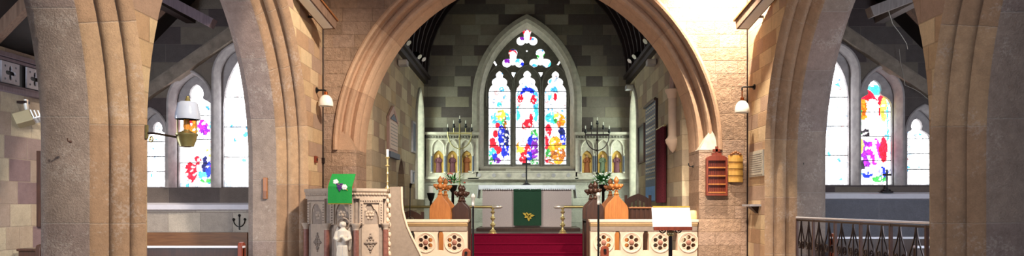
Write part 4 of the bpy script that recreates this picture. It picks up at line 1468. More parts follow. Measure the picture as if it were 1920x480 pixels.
gb = MB().obox((xa, y1 + .006, zb_ + .004), (xb, y1 + .006, zb_ + .004), .02, .022)
for k in range(34):
    x = xa + (xb - xa) * (k + .5) / 34
    gb.ball((x, y1 - .006, zb_ + .008), .006, None, None, 6, 4)
gb.build('gold_braid', 'gold', ck)
gs = MB().tube([(x0 - .004, y0, zf_ - .006), (xa - .004, y1, zb_ - .006)], .008, 6)
gs.build('side_fold', 'linen', ck)


# churchwarden staves
def stave(px, py, Y, mat, label):
    x = X(px, Y)
    r = thing('churchwarden_stave', (x, Y, .02), label, 'stave', 'slender staves standing at the pew ends')
    zt_ = Z(py, Y)
    MB().tube([(x, Y, .02), (x, Y, zt_ - .14)], .013, 8).build('pole', 'black', r, smooth=True)
    MB().lathe([(.014, -.15), (.02, -.14), (.017, -.12), (.017, -.06), (.026, -.045), (.028, -.02), (.018, 0), (.001, .002)], (x, Y, zt_), 12).build('finial', mat, r, smooth=True)


stave(887, 364, 9.0, 'silver', 'slender black stave with silver top standing beside the plaque-side screen end')
stave(1122, 361, 9.0, 'silver', 'slender black stave with silver top standing before the lectern-side screen')


def pew_end(px, py, Y, label):
    x = X(px, Y)
    z = Z(py, Y)
    s = [(x - .05, .0), (x - .05, z - .06), (x - .04, z - .02), (x - .015, z), (x + .02, z), (x + .05, z - .03), (x + .05, .0)]
    r = thing('pew_end', (x, Y, 0), label, 'pew end', 'front pew ends at the centre aisle')
    bevel(MB().plate([s], xz(Y), .06).build('panel', 'redback', r), .01)
    MB().tube([(x, Y - .008, z - .05), (x, Y - .02, z - .05)], .018, 10).build('stave_bracket', 'black', r)


pew_end(874, 466, 8.7, 'small rounded red wooden pew end below the silver topped stave, plaque side')
pew_end(1134, 461, 8.7, 'small rounded red wooden pew end below the silver topped stave, lectern side')

# ------------------------------------------------------------------ wall things of the nave


def hymn_board(px0, px1, py0, py1, Y, mat, shelfmat, n, cross, label):
    x0, x1, zt_, zb = X(px0, Y), X(px1, Y), Z(py0, Y), Z(py1, Y)
    cx = (x0 + x1) / 2
    r = thing('hymn_board', (cx, Y, zb), label, 'hymn board', 'wooden hymn boards on the arch jamb')
    hw = (x1 - x0) / 2
    top = [(cx + hw * math.cos(t), zt_ - .06 + .06 * math.sin(t)) for t in [PI * q / 12 for q in range(13)]]
    lp = [(x0, zb)] + list(reversed(top)) + [(x1, zb)]
    MB().plate([lp], xz(Y - .02), .02).build('back', mat if cross else shelfmat, r)
    inn = [(x0 + .03, zb + .03), (x0 + .03, zt_ - .085), (x1 - .03, zt_ - .085), (x1 - .03, zb + .03)]
    bevel(MB().plate([lp, inn], xz(Y - .07), .05).build('frame', mat, r), .004)
    H = zt_ - .085 - zb - .03
    for k in range(n):
        z = zb + .03 + H * (k + .12) / n
        MB().box(x0 + .03, x1 - .03, Y - .068, Y - .02, z - .006, z + .014).build('number_rail', shelfmat, r)
    if cross:
        c = MB()
        c.box(cx - .018, cx + .018, Y - .05, Y - .02, zt_ - .01, zt_ + .13)
        c.box(cx - .055, cx + .055, Y - .05, Y - .02, zt_ + .05, zt_ + .09)
        c.box(cx - .07, cx + .07, Y - .055, Y - .02, zt_ - .01, zt_ + .035)
        c.build('cross', mat, r)
        sl_ = MB()
        for k in range(9):
            x = x0 + .05 + (x1 - x0 - .1) * k / 8
            sl_.box(x - .002, x + .002, Y - .024, Y - .018, zb + .03, zt_ - .09)
        sl_.build('board_groove', 'oakdark', r)
    return r


hymn_board(1322.5, 1362, 291, 367, YN - .002, 'redwood', 'honey', 4, True, 'dark red wooden hymn board with a cross on top, four rails')
hb = thing('hymn_board', (X(1378, YN), YN, Z(342, YN)), 'small curved light oak hymn board beside the dark red one', 'hymn board', 'wooden hymn boards on the arch jamb')
x0, x1 = X(1365, YN), X(1392, YN)
zb, zt_ = Z(342, YN), Z(291, YN)


def curvedplate(z0, z1, dep, t=.012):
    v, f = [], []
    nn = 14
    for j in (0, 1):
        for k in range(nn + 1):
            x = x0 + (x1 - x0) * k / nn
            y = YN - .012 - dep - .03 * math.sin(PI * k / nn) + j * t
            v += [(x, y, z0), (x, y, z1)]
    N2 = 2 * (nn + 1)
    for k in range(nn):
        f += [(2 * k, 2 * k + 2, 2 * k + 3, 2 * k + 1), (N2 + 2 * k, N2 + 2 * k + 1, N2 + 2 * k + 3, N2 + 2 * k + 2), (2 * k + 1, 2 * k + 3, N2 + 2 * k + 3, N2 + 2 * k + 1), (2 * k, N2 + 2 * k, N2 + 2 * k + 2, 2 * k + 2)]
    f += [(0, 1, N2 + 1, N2), (2 * nn, N2 + 2 * nn, N2 + 2 * nn + 1, 2 * nn + 1)]
    return MB().add(v, f)


curvedplate(zb, zt_, .0).build('back', 'lightoak', hb)
H = (zt_ - zb)
for k in range(4):
    curvedplate(zb + H * k / 4 + .004, zb + H * k / 4 + .065, .018, .016).build('number_rail', 'lightoak', hb)
cr_ = MB()
for k in range(5):
    cr_.ball((x0 + (x1 - x0) * (.2 + .15 * k), YN - .03, zt_ + (.012, .03, .045, .03, .012)[k]), .024, .015, .022, 8, 5)
cr_.build('carved_crest', 'midoak', hb, smooth=True)


# sconces
def sconce(wx, s, px_arm, Y, py_arm, px_sh, py_top, py_bot, neck, label):
    z = Z(py_arm, Y)
    r = thing('wall_lamp', (wx, Y, z), label, 'wall lamp', 'opal shaded wall lamps on the nave walls')
    xs = X(px_sh, Y)
    MB().tube([(wx, Y, z), (wx - s * .02, Y, z)], .04, 14).tube([(wx - s * .02, Y, z), (wx - s * .035, Y, z)], .022, 10).build('wall_plate', 'black', r)
    MB().tube([(wx - s * .03, Y, z), (xs - s * -.02, Y, z), (xs, Y, z - .01), (xs, Y, z - .05)], .012, 8).build('arm', 'black', r, smooth=True)
    zt_, zb = Z(py_top, Y), Z(py_bot, Y)
    R_ = .085 * 1.25
    H = zt_ - zb
    MB().lathe([(.016, H + .05), (.026, H + .045), (.028, H - .0), (.02, H - .005)], (xs, Y, zb), 12).build('lampholder', neck, r, smooth=True)
    if z - .05 > zt_ + .06: MB().tube([(xs, Y, z - .04), (xs, Y, zt_ + .04)], .009, 8).build('drop_rod', neck, r)
    sh = MB()
    pr = [(.028, H), (.06, H * .9), (.088, H * .68), (.104, H * .35), (.108, .03), (.106, 0), (.10, 0), (.10, .03), (.096, H * .35), (.08, H * .66), (.05, H * .86), (.01, H * .93)]
    sh.lathe(pr, (xs, Y, zb), 24)
    sh.build('shade', 'opal', r, smooth=True)
    MB().ball((xs, Y, zb + H * .45), .035, None, .045).build('bulb', 'white', r, smooth=True)


sconce(XL, -1, 590, 10.9, 169, 611, 178, 199, 'copper', 'opal glass wall lamp on a black bracket above the pulpit')
sconce(XR, 1, 1418, 10.9, 163, 1391.5, 189, 211, 'copper', 'opal glass wall lamp on a black bracket above the hymn boards')


# boxed floodlights
def flood(a, b, label):
    a, b = Vector(a), Vector(b)
    r = thing('floodlight_box', a, label, 'floodlight', 'long boxed floodlights high on the nave walls')
    d = (b - a).normalized()
    MB().obox(a, b, .19, .13).build('case', 'rafter', r)
    up = Vector((0, 0, 1)) - d * d.z
    up.normalize()
    MB().obox(a - d * .02 + up * .08, b + d * .03 + up * .08, .23, .025).build('lid', 'midoak', r)
    e = MB().obox(b, b + d * .012, .15, .09)
    e.build('end_reflector', 'silver', r)
    MB().obox(a + d * .05 - up * .07, b - d * .05 - up * .07, .14, .012).build('diffuser', 'white', r)
    wx = XL if a.x < 0 else XR
    for t in (.2, .75):
        p = a.lerp(b, t)
        MB().obox((wx, p.y, p.z), (p.x, p.y, p.z), .03, .03).build('bracket', 'black', r)
    return r


flood((-2.99, 9.75, 4.45), (-2.86, 10.75, 4.22), 'long brown boxed floodlight high on the nave wall above the pulpit-side lamp')
flood((3.24, 9.75, 4.45), (3.12, 10.75, 4.22), 'long brown boxed floodlight high on the nave wall above the hymn-board-side lamp')
for s, x in ((-1, XL), (1, XR)):
    MB()
# conduits, switch, notices
for x, px0, py0, py1, w, nm in ((XL + .012, 603, -20, 380, 'iron', 'thin conduit pipe down the nave corner behind the pulpit'), (XR - .012, 1404, -10, 390, 'iron', 'thin conduit pipe down the nave corner beside the hymn boards')):
    tag(MB().tube([(x, YN - .02, Z(py0, YN)), (x, YN - .02, 0)], .009, 8).build('conduit', w), nm, 'conduit')
Y = 10.85
sw = thing('light_switch', (XL + .02, Y, Z(304, Y)), 'small square brown light switch on the nave wall behind the pulpit', 'switch')
MB().box(XL, XL + .03, Y - .06, Y + .04, Z(305, Y), Z(293, Y)).build('plate', 'redwood', sw)
MB().box(XL + .03, XL + .04, Y - .03, Y + .01, Z(301, Y), Z(297, Y)).build('rocker', 'black', sw)
jb = MB().box(XL + .0, XL + .04, YN - .06, YN - .005, Z(306, YN), Z(296, YN))
tag(bevel(jb.build('junction_box', 'iron')), 'small grey junction box on the conduit behind the pulpit', 'junction box')

ya, yb = XR * F / (1433 - CX), XR * F / (1407 - CX)
nt = thing('notice_sheet', (XR - .01, (ya + yb) / 2, Z(330, ya)), 'white printed notice framed on the nave wall beside the hymn boards', 'notice')
za, zb2 = Z(331, (ya + yb) / 2), Z(283, (ya + yb) / 2)
MB().box(XR - .02, XR, ya, yb, za, zb2).build('frame', 'pale', nt)
MB().box(XR - .024, XR - .02, ya + .03, yb - .03, za + .025, zb2 - .025).build('sheet', 'pale', nt)
tx = MB()
for k in range(9):
    z = zb2 - .05 - k * (zb2 - za - .09) / 9
    tx.box(XR - .026, XR - .024, ya + .05 + .02 * (k % 3 == 2), yb - .05, z - .006, z + .002)
tx.build('printed_line', 'ink', nt)
Y = 10.75
sb = thing('corbel_shelf', (XR - .08, Y, Z(388, Y)), 'small grey stone shelf on the nave wall below the notice', 'shelf')
MB().box(XR - .16, XR, Y - .15, Y + .25, Z(387, Y), Z(383, Y)).build('slab', 'grey_stone', sb)
MB().add([(XR - .12, Y - .05, Z(387, Y)), (XR, Y - .05, Z(387, Y)), (XR, Y + .15, Z(387, Y)), (XR - .12, Y + .15, Z(387, Y)), (XR - .01, Y, Z(400, Y)), (XR, Y, Z(400, Y)), (XR, Y + .1, Z(400, Y)), (XR - .01, Y + .1, Z(400, Y))], [(0, 1, 2, 3), (4, 7, 6, 5), (0, 4, 5, 1), (1, 5, 6, 2), (2, 6, 7, 3), (3, 7, 4, 0)]).build('bracket', 'iron', sb)

# hooks
hk = lambda: MB()


def hook(p, d, label, mat='black', sc=1.0):
    p, d = Vector(p), Vector(d).normalized()
    m = MB()
    m.tube([p - d * .005, p + d * .06 * sc, p + d * .075 * sc + Vector((0, 0, .02 * sc)), p + d * .075 * sc + Vector((0, 0, .05 * sc))], .009 * sc, 6)
    m.ball(p + d * .004, .02 * sc, .02 * sc, .02 * sc)
    tag(m.build('iron_hook', mat, smooth=True), label, 'hook')


hook((X(1318, 11.7) if False else 2.61, 11.62, Z(312, 11.62)), (-1, 0, 0), 'small black hook on the arch jamb next to the hymn boards')
hook((X(132, 5.79), 5.795, Z(266, 5.79)), (0, -1, 0), 'rusty square hook on the big pier nearest the hanging lamp', 'ironbrown', .55)
hook((X(1503, 10.3), 10.295, Z(311, 10.3)), (0, -1, 0), 'small iron hook on the stone pier where the iron railing starts', 'black', .8)
wd = thing('wooden_plaque', (X(497, 10.27), 10.28, Z(373, 10.28)), 'narrow light wooden plaque on the respond pier beside the aisle window', 'plaque')
a, b = X(493, 10.28), X(501, 10.28)
bevel(MB().box(a, b, 10.275, 10.30, Z(373, 10.28), Z(333, 10.28)).build('board', 'honey', wd), .006)
MB().box(a + .006, b - .006, 10.268, 10.276, Z(370, 10.28), Z(358, 10.28)).build('ledge', 'midoak', wd)

# ------------------------------------------------------------------ hanging oil lamp
OY = 6.45
ox = X(352, OY)
ol = thing('hanging_lamp', (ox, OY, Z(276, OY)), 'old oil lamp with white glass shade and brass bowl bracketed off the pier', 'lamp')
zz = lambda py: Z(py, OY)
sw_ = OY / F
MB().lathe([(.03, 0), (.06, .006), (13 * sw_, (276 - 273) * sw_), (17 * sw_, 13 * sw_), (18 * sw_, 20 * sw_), (20 * sw_, 23 * sw_), (20 * sw_, 25 * sw_), (15 * sw_, 27 * sw_), (6 * sw_, 31 * sw_), (4 * sw_, 36 * sw_)], (ox - 2 * sw_, OY, zz(276)), 24).build('oil_bowl', 'olivebrass', ol, smooth=True)
MB().lathe([(5 * sw_, 0), (6.5 * sw_, 10 * sw_), (5 * sw_, 22 * sw_), (4 * sw_, 34 * sw_)], (ox - 2 * sw_, OY, zz(246)), 14).build('chimney', plain('window tinted chimney', (230, 150, 60), .2, var=.1), ol, smooth=True)  # orange of the window seen through the glass is put into its colour
MB().lathe([(22 * sw_, 0), (22.5 * sw_, 3 * sw_), (21.5 * sw_, 12 * sw_), (19 * sw_, 22 * sw_), (17.5 * sw_, 30 * sw_), (14 * sw_, 33 * sw_), (12 * sw_, 33 * sw_), (16 * sw_, 29 * sw_), (18 * sw_, 20 * sw_), (20.5 * sw_, 10 * sw_), (21 * sw_, 0)], (ox, OY, zz(224)), 28).build('shade', 'opalblue', ol, smooth=True)
fr_ = MB()
for dx in (-19.5, 16):
    fr_.tube([(ox + dx * sw_, OY, zz(252)), (ox + dx * sw_, OY, zz(222))], .006, 6)
fr_.tube([(ox - 20 * sw_, OY, zz(252)), (ox + 17 * sw_, OY, zz(252))], .006, 6)
fr_.lathe([(.012, 0), (.03, .004), (.02, .02), (.012, .05)], (ox, OY, zz(191)), 10)
fr_.build('frame', 'olivebrass', ol, smooth=True)
pxr = Vector((XL + .002, 6.035, zz(258)))
MB().tube([pxr, pxr + Vector((.05, .02, 0)), Vector((ox - 22 * sw_, OY, zz(257))), Vector((ox - 15 * sw_, OY, zz(257)))], .009, 8).build('bracket_arm', 'iron', ol, smooth=True)
bp = MB().box(XL, XL + .012, 6.02, 6.05, zz(268), zz(244))
pts = []
for k in range(20):
    t = k / 19
    r = .03 * (1 - .7 * t)
    pts.append((XL + .04 + r * math.cos(2.5 * PI * t + PI) * .6, 6.04, zz(268) + r * math.sin(2.5 * PI * t + PI)))
bp.tube(pts, .006, 5)
bp.build('wall_plate', 'olivebrass', ol)

# ------------------------------------------------------------------ aisle things
# floodlight on the outer aisle wall
c = P(52, 221, 8.9)
af = thing('aisle_floodlight', c, 'tilted buff floodlight with white louvres bracketed below the carved frieze', 'floodlight')
mx = Matrix.Translation(c) @ Matrix.Rotation(math.radians(-24), 4, 'Y') @ Matrix.Rotation(math.radians(28), 4, 'Z')
b_ = MB(); b_.xf = mx
b_.box(-.13, .05, -.10, .10, -.07, .07)
bevel(b_.build('case', 'buff', af), .01)
b_ = MB(); b_.xf = mx
b_.box(.05, .22, -.10, .10, -.06, -.045)
for k in range(5):
    b_.box(.055 + k * .034, .068 + k * .034, -.10, .10, -.06, .055 - k * .016)
b_.build('louvre', 'white', af)
MB().tube([c + Vector((0, 0, .05)), c + Vector((-.02, 0, .16)), c + Vector((-.02, 0, .22))], .025, 8).build('bracket', 'silver', af, smooth=True)
MB().box(-6.1, c.x, 8.86, 8.94, c.z + .17, c.z + .20).build('wall_arm', 'iron', af)
# dark tall bar on the outer wall
a, b = P(76, 283, 9.25), P(76, 425, 9.25)
tag(MB().box(-6.1, -6.05, 9.18, 9.27, b.z, a.z).build('roller_blind', 'black') if False else MB().box(-6.1, -6.05, 9.22, 9.31, b.z, a.z).build('wooden_batten', 'oakdark'), 'tall dark narrow batten on the aisle wall behind the big pier', 'batten')


def pew(x0, x1, Y, zt_, mats, label, ends=(1, 1), s=1):
    r = thing('pew', ((x0 + x1) / 2, Y, 0), label, 'pew', None)
    MB().box(x0, x1, Y, Y + .04, .45, zt_ - .02).build('backrest', mats[0], r)
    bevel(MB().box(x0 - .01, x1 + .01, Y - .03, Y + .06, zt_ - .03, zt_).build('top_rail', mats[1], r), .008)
    MB().box(x0, x1, Y + .04, Y + .42, .42, .46).build('seat', mats[0], r)
    for k, x in enumerate((x0, x1 - .06)):
        if not ends[k]: continue
        lp = [(Y - .04, 0), (Y - .04, zt_ + .0), (Y - .02, zt_ + .04), (Y + .04, zt_ + .05), (Y + .09, zt_ + .02), (Y + .12, .75), (Y + .2, .66), (Y + .42, .64), (Y + .44, 0)]
        bevel(MB().plate([lp], yz(x, 1), .06).build('pew_end', mats[2], r), .008)
    return r


# pulpit side: settle back against the east wall, pew in front
sB = thing('settle', (-5.0, 11.0, 0), 'long plain oak bench back against the wall under the aisle window, pulpit side', 'bench')
MB().box(-6.0, X(462, 11.1), 11.12, 11.17, .5, Z(436, 11.12)).build('backrest', 'benchwood', sB)
MB().box(-6.0, X(462, 11.1), 10.75, 11.12, .44, .48).build('seat', 'benchwood', sB)
MB().box(-5.98, X(460, 11.1), 10.80, 10.84, .0, .44).build('front_board', 'benchwood', sB)
pew(-5.95, X(456, 9.6), 9.6, Z(461, 9.6), ('oakdark', 'glarerail', 'redwood'), 'dark pew with a shining top rail in front of the long oak bench', (1, 1))  # white top rail colour stands for its highlight
pew(-6.0, -5.72, 8.75, Z(466, 8.75), ('oakdark', 'oakdark', 'oakdark'), 'dark pew end seen past the far side of the big pier', (0, 1))
# iron three-branched sconce on the dado
c = P(450, 420, YN - .02)
ir = MB()
ir.tube([(c.x, YN - .002, c.z - .10), (c.x, YN - .05, c.z - .08), (c.x, YN - .05, c.z + .12)], .009, 6)
for sx in (-1, 1):
    ir.tube([(c.x, YN - .05, c.z - .04)] + [(c.x + sx * .085 * math.sin(PI / 2 * q / 6), YN - .05, c.z - .04 + .10 * (1 - math.cos(PI / 2 * q / 6))) for q in range(1, 7)], .007, 6)
for dx, dz in ((-.085, .07), (0, .13), (.085, .07)):
    ir.ball((c.x + dx, YN - .05, c.z + dz), .02)
tag(ir.build('iron_candle_bracket', 'black', smooth=True), 'small black iron three branched candle bracket on the wall above the oak bench', 'candle bracket')

# railing side pews
pew(X(1560, 9.9), 6.1, 9.9, Z(444, 9.9), ('oakdark', 'glarerail', 'redwood'), 'dark pew with red end and shining top rail behind the iron railing', (1, 0))
pew(X(1716, 8.7), 6.1, 8.7, Z(461, 8.7), ('oakdark', 'glarerail', 'oakdark'), 'nearer dark pew with shining top rail behind the railing by the big pier', (0, 0))
for k in range(3):
    px = 1574 + k * 9.5
    bk = MB().box(X(px, 9.85), X(px + 6.5, 9.85), 9.80, 9.86, Z(472, 9.85), Z(463, 9.85)) if False else None
# cross on the sill
x = X(1663, YN - .06)
zs = Z(361, YN - .06)
xc = thing('sill_cross', (x, YN - .06, zs), 'small black cross standing on the sill of the window with the knight', 'cross')
MB().lathe([(.10, 0), (.10, .015), (.06, .025), (.055, .045), (.02, .055), (.012, .09)], (x, YN - .06, zs + .0), 10, 1, .6).build('foot', 'black', xc)
MB().box(x - .011, x + .011, YN - .07, YN - .05, zs + .07, Z(318, YN)).build('shaft', 'black', xc)
MB().box(x - .065, x + .065, YN - .072, YN - .048, Z(330, YN), Z(326, YN)).build('crossbar', 'black', xc)
# small bracket beside the outer light
c = P(1753, 282, YN)
b_ = MB().obox(c + Vector((-.09, -.05, 0)), c + Vector((.09, -.05, 0)), .03, .03)
b_.obox(c + Vector((.0, .0, -.0)), c + Vector((0, -.05, 0)), .06, .06)
tag(b_.build('window_bracket', 'black'), 'small black iron bracket beside the smallest light of the window with the knight', 'bracket')
# wire hanging from the roof
wp = [P(1662, -12, 9.6), P(1666, 20, 9.6), P(1674, 45, 9.7), P(1690, 66, 9.8), P(1700, 82, 9.9), P(1702, 92, 10.2)]
tag(MB().tube(wp, .005, 5).build('hanging_wire', 'silver'), 'thin pale wire hanging from the grey roof beam', 'wire')
wp = [P(1686, 92, YN - .12), P(1689, 120, YN - .12), P(1694, 142, YN - .12), P(1697, 160, YN - .12), P(1712, 166, YN - .12), P(1726, 174, YN - .12), P(1740, 186, YN - .12)]
tag(MB().tube(wp, .004, 5).build('hanging_wire', 'silver'), 'thin pale wire running down to the sloping stone course', 'wire')

# ------------------------------------------------------------------ iron railing
RX = XR + .36
ry0, ry1 = 10.2, 6.35
ZR = 1.44
rl = thing('iron_railing', (RX, (ry0 + ry1) / 2, 0), 'wrought iron railing with scrollwork between the arcade piers in front of the knight window', 'railing')
MB().tube([(RX, ry0, ZR), (RX, ry1, ZR)], .014, 10).build('top_rail', 'glarerail', rl, smooth=True)  # rail coloured white for the window glare on it
MB().box(RX - .012, RX + .012, ry1, ry0, ZR - .045, ZR - .022).build('under_rail', 'iron', rl)
MB().box(RX - .02, RX + .02, ry1, ry0, .40, .44).build('bottom_rail', 'iron', rl)
MB().box(RX - .15, RX + .15, ry1, ry0, .0, .30).build('kerb', 'grey_stone', rl)
ps = [10.18, 9.60, 8.92, 8.24, 7.56, 6.88, 6.37]
npst = len(ps)
for y in ps:
    MB().box(RX - .014, RX + .014, y - .016, y + .016, .30, ZR - .02).build('post', 'ironbrown', rl)
for k in range(npst - 1):
    for j in range(2):
        cy = ps[k] + (ps[k + 1] - ps[k]) * (.27 + .46 * j)
        g = MB()
        g.tube([(RX, cy, .42), (RX, cy, ZR - .03)], .009, 6)
        for sy in (-1, 1):
            w = abs(ps[k + 1] - ps[k]) * .185
            pts = []
            for q in range(9):
                t = q / 8
                pts.append((RX, cy + sy * (.01 + (w - .01) * t ** 1.6), ZR - .05 - .26 * t))
            cyc, czc = cy + sy * (w - .048), ZR - .36
            for q in range(1, 22):
                t = q / 21
                a = -t * 3.2 * PI
                r = .05 * (1 - .72 * t)
                pts.append((RX, cyc + sy * r * math.cos(a), czc + r * math.sin(a) * 1.15))
            g.tube(pts, .008, 5)
            # mirrored lower scroll
            g.tube([(p[0], p[1], 2 * (ZR - .52) - p[2]) for p in pts], .008, 5)
            g.tube([(RX, cy + sy * .02, ZR - .60), (RX, cy + sy * .10, .80), (RX, cy + sy * .02, .44)], .008, 5)
        g.build('scroll_panel', 'iron', rl, smooth=True)

# ------------------------------------------------------------------ chancel fittings
# gabled memorial plaque (pulpit side wall)
ya, yb = CH * F / (988 - 725), CH * F / (988 - 742)
ym = (ya + yb) / 2
pq = thing('memorial_plaque', (-CH, ym, Z(298, ym)), 'pink marble memorial tablet with pointed gable on the chancel wall above the pulpit candle', 'plaque')
z0, z1, z2 = Z(297, ym), Z(226, ym), Z(204, ym)
MB().plate([[(ya, z0 + .1), (ya, z1), (ym, z2), (yb, z1), (yb, z0 + .1)]], yz(-CH, 1), .04).build('tablet', 'plaque', pq)
MB().box(-CH, -CH + .08, ya - .03, yb + .03, z0, z0 + .10).build('base_shelf', 'bluegrey', pq)
MB().plate([[(ya + .08, z0 + .16), (ya + .08, z1 - .03), (yb - .08, z1 - .03), (yb - .08, z0 + .16)]], yz(-CH + .04, 1), .012).build('inscription_panel', 'plaquetxt', pq)
MB().plate([[(ya + .12, z1 + .0), (ym, z2 - .10), (yb - .12, z1 + .0)]], yz(-CH + .04, 1), .012).build('gable_panel', 'bluegrey', pq)
g = MB()
for sgn in (0, 1):
    g.obox((-CH + .03, (ya - .03) if sgn == 0 else (yb + .03), z1 - .02), (-CH + .03, ym, z2 + .02), .08, .04, (1, 0, 0))
g.build('gable_moulding', 'plaque', pq)
t_ = MB()
for k in range(9):
    z = z1 - .08 - k * .062
    if z < z0 + .2: break
    t_.box(-CH + .052, -CH + .054, ya + .12, yb - .12, z - .008, z + .006)
t_.build('inscription_line', 'ink', pq)
# slate tablets
for y0_, y1_, pa, pb, nm in ((16.05, 16.45, 231, 284, 'tall blue grey slate tablet on the chancel wall beyond the pointed doorway'), (15.95, 16.25, 322, 342, 'small dark tablet low on the chancel wall beyond the pointed doorway')):
    ym = (y0_ + y1_) / 2
    tb_ = thing('wall_tablet', (-CH, ym, Z(pb, ym)), nm, 'tablet')
    MB().box(-CH, -CH + .03, y0_, y1_, Z(pb, ym), Z(pa, ym)).build('slab', 'bluegrey', tb_)
    MB().plate([[(y0_ - .03, Z(pb, ym) - .03), (y0_ - .03, Z(pa, ym) + .03), (y1_ + .03, Z(pa, ym) + .03), (y1_ + .03, Z(pb, ym) - .03)], [(y0_ + .01, Z(pb, ym) + .01), (y0_ + .01, Z(pa, ym) - .01), (y1_ - .01, Z(pa, ym) - .01), (y1_ - .01, Z(pb, ym) + .01)]], yz(-CH, 1), .04).build('rim', 'grey_stone', tb_)
# railing side: dark picture, striped hanging, crimson curtain
ya, yb = CH * F / (1211 - 988), CH * F / (1199.5 - 988)
ym = (ya + yb) / 2
pc_ = thing('framed_picture', (CH, ym, Z(305, ym)), 'dark framed picture on the chancel wall before the bright lancet', 'picture')
MB().plate([[(ya, Z(306, ym)), (ya, Z(234, ym)), (yb, Z(234, ym)), (yb, Z(306, ym))], [(ya + .06, Z(303, ym)), (ya + .06, Z(237, ym)), (yb - .06, Z(237, ym)), (yb - .06, Z(303, ym))]], yz(CH, -1), .05).build('frame', 'oakdark', pc_)
MB().box(CH - .03, CH, ya + .05, yb - .05, Z(304, ym), Z(236, ym)).build('canvas', 'darkpic', pc_)
ya, yb = CH * F / (1233 - 988), CH * F / (1213 - 988)
ym = (ya + yb) / 2
hg = thing('striped_hanging', (CH, ym, Z(378, ym)), 'long blue grey patterned hanging with pale stripes on the chancel wall', 'wall hanging')
z0, z1 = Z(378, ym), Z(196, ym)
MB().box(CH - .03, CH, ya, yb, z0, z1).build('cloth', 'bluecloth', hg)
MB().tube([(CH - .05, ya - .04, z1 + .02), (CH - .05, yb + .04, z1 + .02)], .03, 8).build('hanging_rod', 'oakdark', hg)
MB().box(CH - .05, CH - .0, ya - .05, ya, z0, z1 + .03).build('side_batten', 'oakdark', hg)
sv, bl, dd = MB(), MB(), MB()
nst = 22
for k in range(nst):
    z = z1 - .06 - (z1 - z0 - .45) * k / nst
    if k % 3 != 2:
        npt = 12
        for q in range(npt):
            y = ya + .05 + (yb - ya - .1) * (q + .5) / npt
            sv.box(CH - .036, CH - .03, y - .04, y + .03, z - .02 + .012 * (q % 2), z + .012 + .012 * (q % 2))
        sv.build('pale_stripe', 'ivory', hg)
        sv = MB()
    else:
        MB().box(CH - .035, CH - .03, ya + .04, yb - .04, z - .02, z + .02).build('dark_stripe', 'oakdark', hg)
MB().box(CH - .037, CH - .03, ya + .05, yb - .05, z0 + .02, z0 + .30).build('blue_hem', 'bluestripe', hg)
ya, yb = CH * F / (1252 - 988), CH * F / (1238.5 - 988)
ct = thing('crimson_curtain', (CH - .05, (ya + yb) / 2, Z(378, 13.5)), 'crimson patterned curtain beside the striped hanging in the chancel', 'curtain')
cm = MB()
v, f = [], []
nn = 40
for k in range(nn + 1):
    y = ya + (yb - ya) * k / nn
    xx = CH - .06 + .03 * math.sin(k * 1.1)
    v += [(xx, y, Z(380, 13.5)), (xx, y, Z(240, 13.5)), (xx + .01, y, Z(380, 13.5)), (xx + .01, y, Z(240, 13.5))]
for k in range(nn):
    a = 4 * k
    f += [(a, a + 4, a + 5, a + 1), (a + 2, a + 3, a + 7, a + 6), (a + 1, a + 5, a + 7, a + 3), (a, a + 2, a + 6, a + 4)]
cm.add(v, f)
cm.build('cloth', 'curtain', ct, smooth=True)
MB().tube([(CH - .06, ya - .06, Z(239, 13.5)), (CH - .06, yb + .06, Z(239, 13.5))], .018, 8).build('curtain_rod', 'brass', ct)
# corbelled shaft and arch on the railing side chancel wall
cyv = 12.45
cb = thing('trim_corbel_shaft', (CH, cyv, Z(285, cyv)), 'pale round shaft on a carved corbel carrying a small arch in the chancel wall', 'corbel shaft', None, 'structure')
MB().tube([(CH - .05, cyv, Z(262, cyv)), (CH - .05, cyv, Z(180, cyv))], .075, 14).build('shaft', 'cream', cb, smooth=True)
MB().lathe([(.078, -.10), (.075, -.06), (.09, -.04), (.10, 0), (.13, .05), (.135, .09), (.001, .091)], (CH - .05, cyv, Z(178, cyv)), 14).build('capital', 'cream', cb, smooth=True)
MB().lathe([(.01, -.16), (.05, -.12), (.09, -.05), (.12, .0), (.13, .05), (.09, .09), (.078, .12)], (CH - .05, cyv, Z(268, cyv)), 14).build('corbel', 'cream', cb, smooth=True)
ra = Arch(11.85, .62, .8, Z(170, cyv), Z(172, cyv), 10)
am_ = MB()
for d_, r_ in ((.03, .03), (.09, .045), (.15, .03)):
    am_.tube([(CH - .02 - r_ * .5, a, z) for a, z, u in ra.pts(d_, 1) if a >= 11.99], r_, 8)
am_.build('arch_moulding', 'plaque', cb, smooth=True)

# spotlights on the cornice
def spot_fix(px, py, s, label, grp):
    x = s * (CH - .20)
    Yq = x * F / (px - CX)
    p = Vector((x, Yq, Z(py, Yq)))
    r = thing('spotlight', p, label, 'spotlight', grp)
    d = Vector((-s * .6, -.35, -.55)).normalized()
    MB().tube([p - d * .09, p - d * .03, p + d * .07], [.03, .05, .065], 12).build('can', 'black', r, smooth=True)
    MB().tube([p + d * .071, p + d * .074], .056, 12).build('lens', 'silver', r)
    MB().tube([p - d * .05, p - d * .05 + Vector((s * .12, 0, .06))], .014, 6).build('bracket', 'black', r)


ORD = ('nearest the arch of the three', 'middle one of the three', 'farthest from the arch of the three')
for k, (px, py) in enumerate(((762, 77), (783, 103), (791, 108))):
    spot_fix(px, py, -1, 'small spotlight, ' + ORD[k] + ' above the memorial tablet', 'spotlights on the plaque-side chancel cornice')
for k, (px, py) in enumerate(((1214, 74), (1193, 103), (1184, 111))):
    spot_fix(px, py, 1, 'small spotlight, ' + ORD[k] + ' above the striped hanging', 'spotlights on the hanging-side chancel cornice')


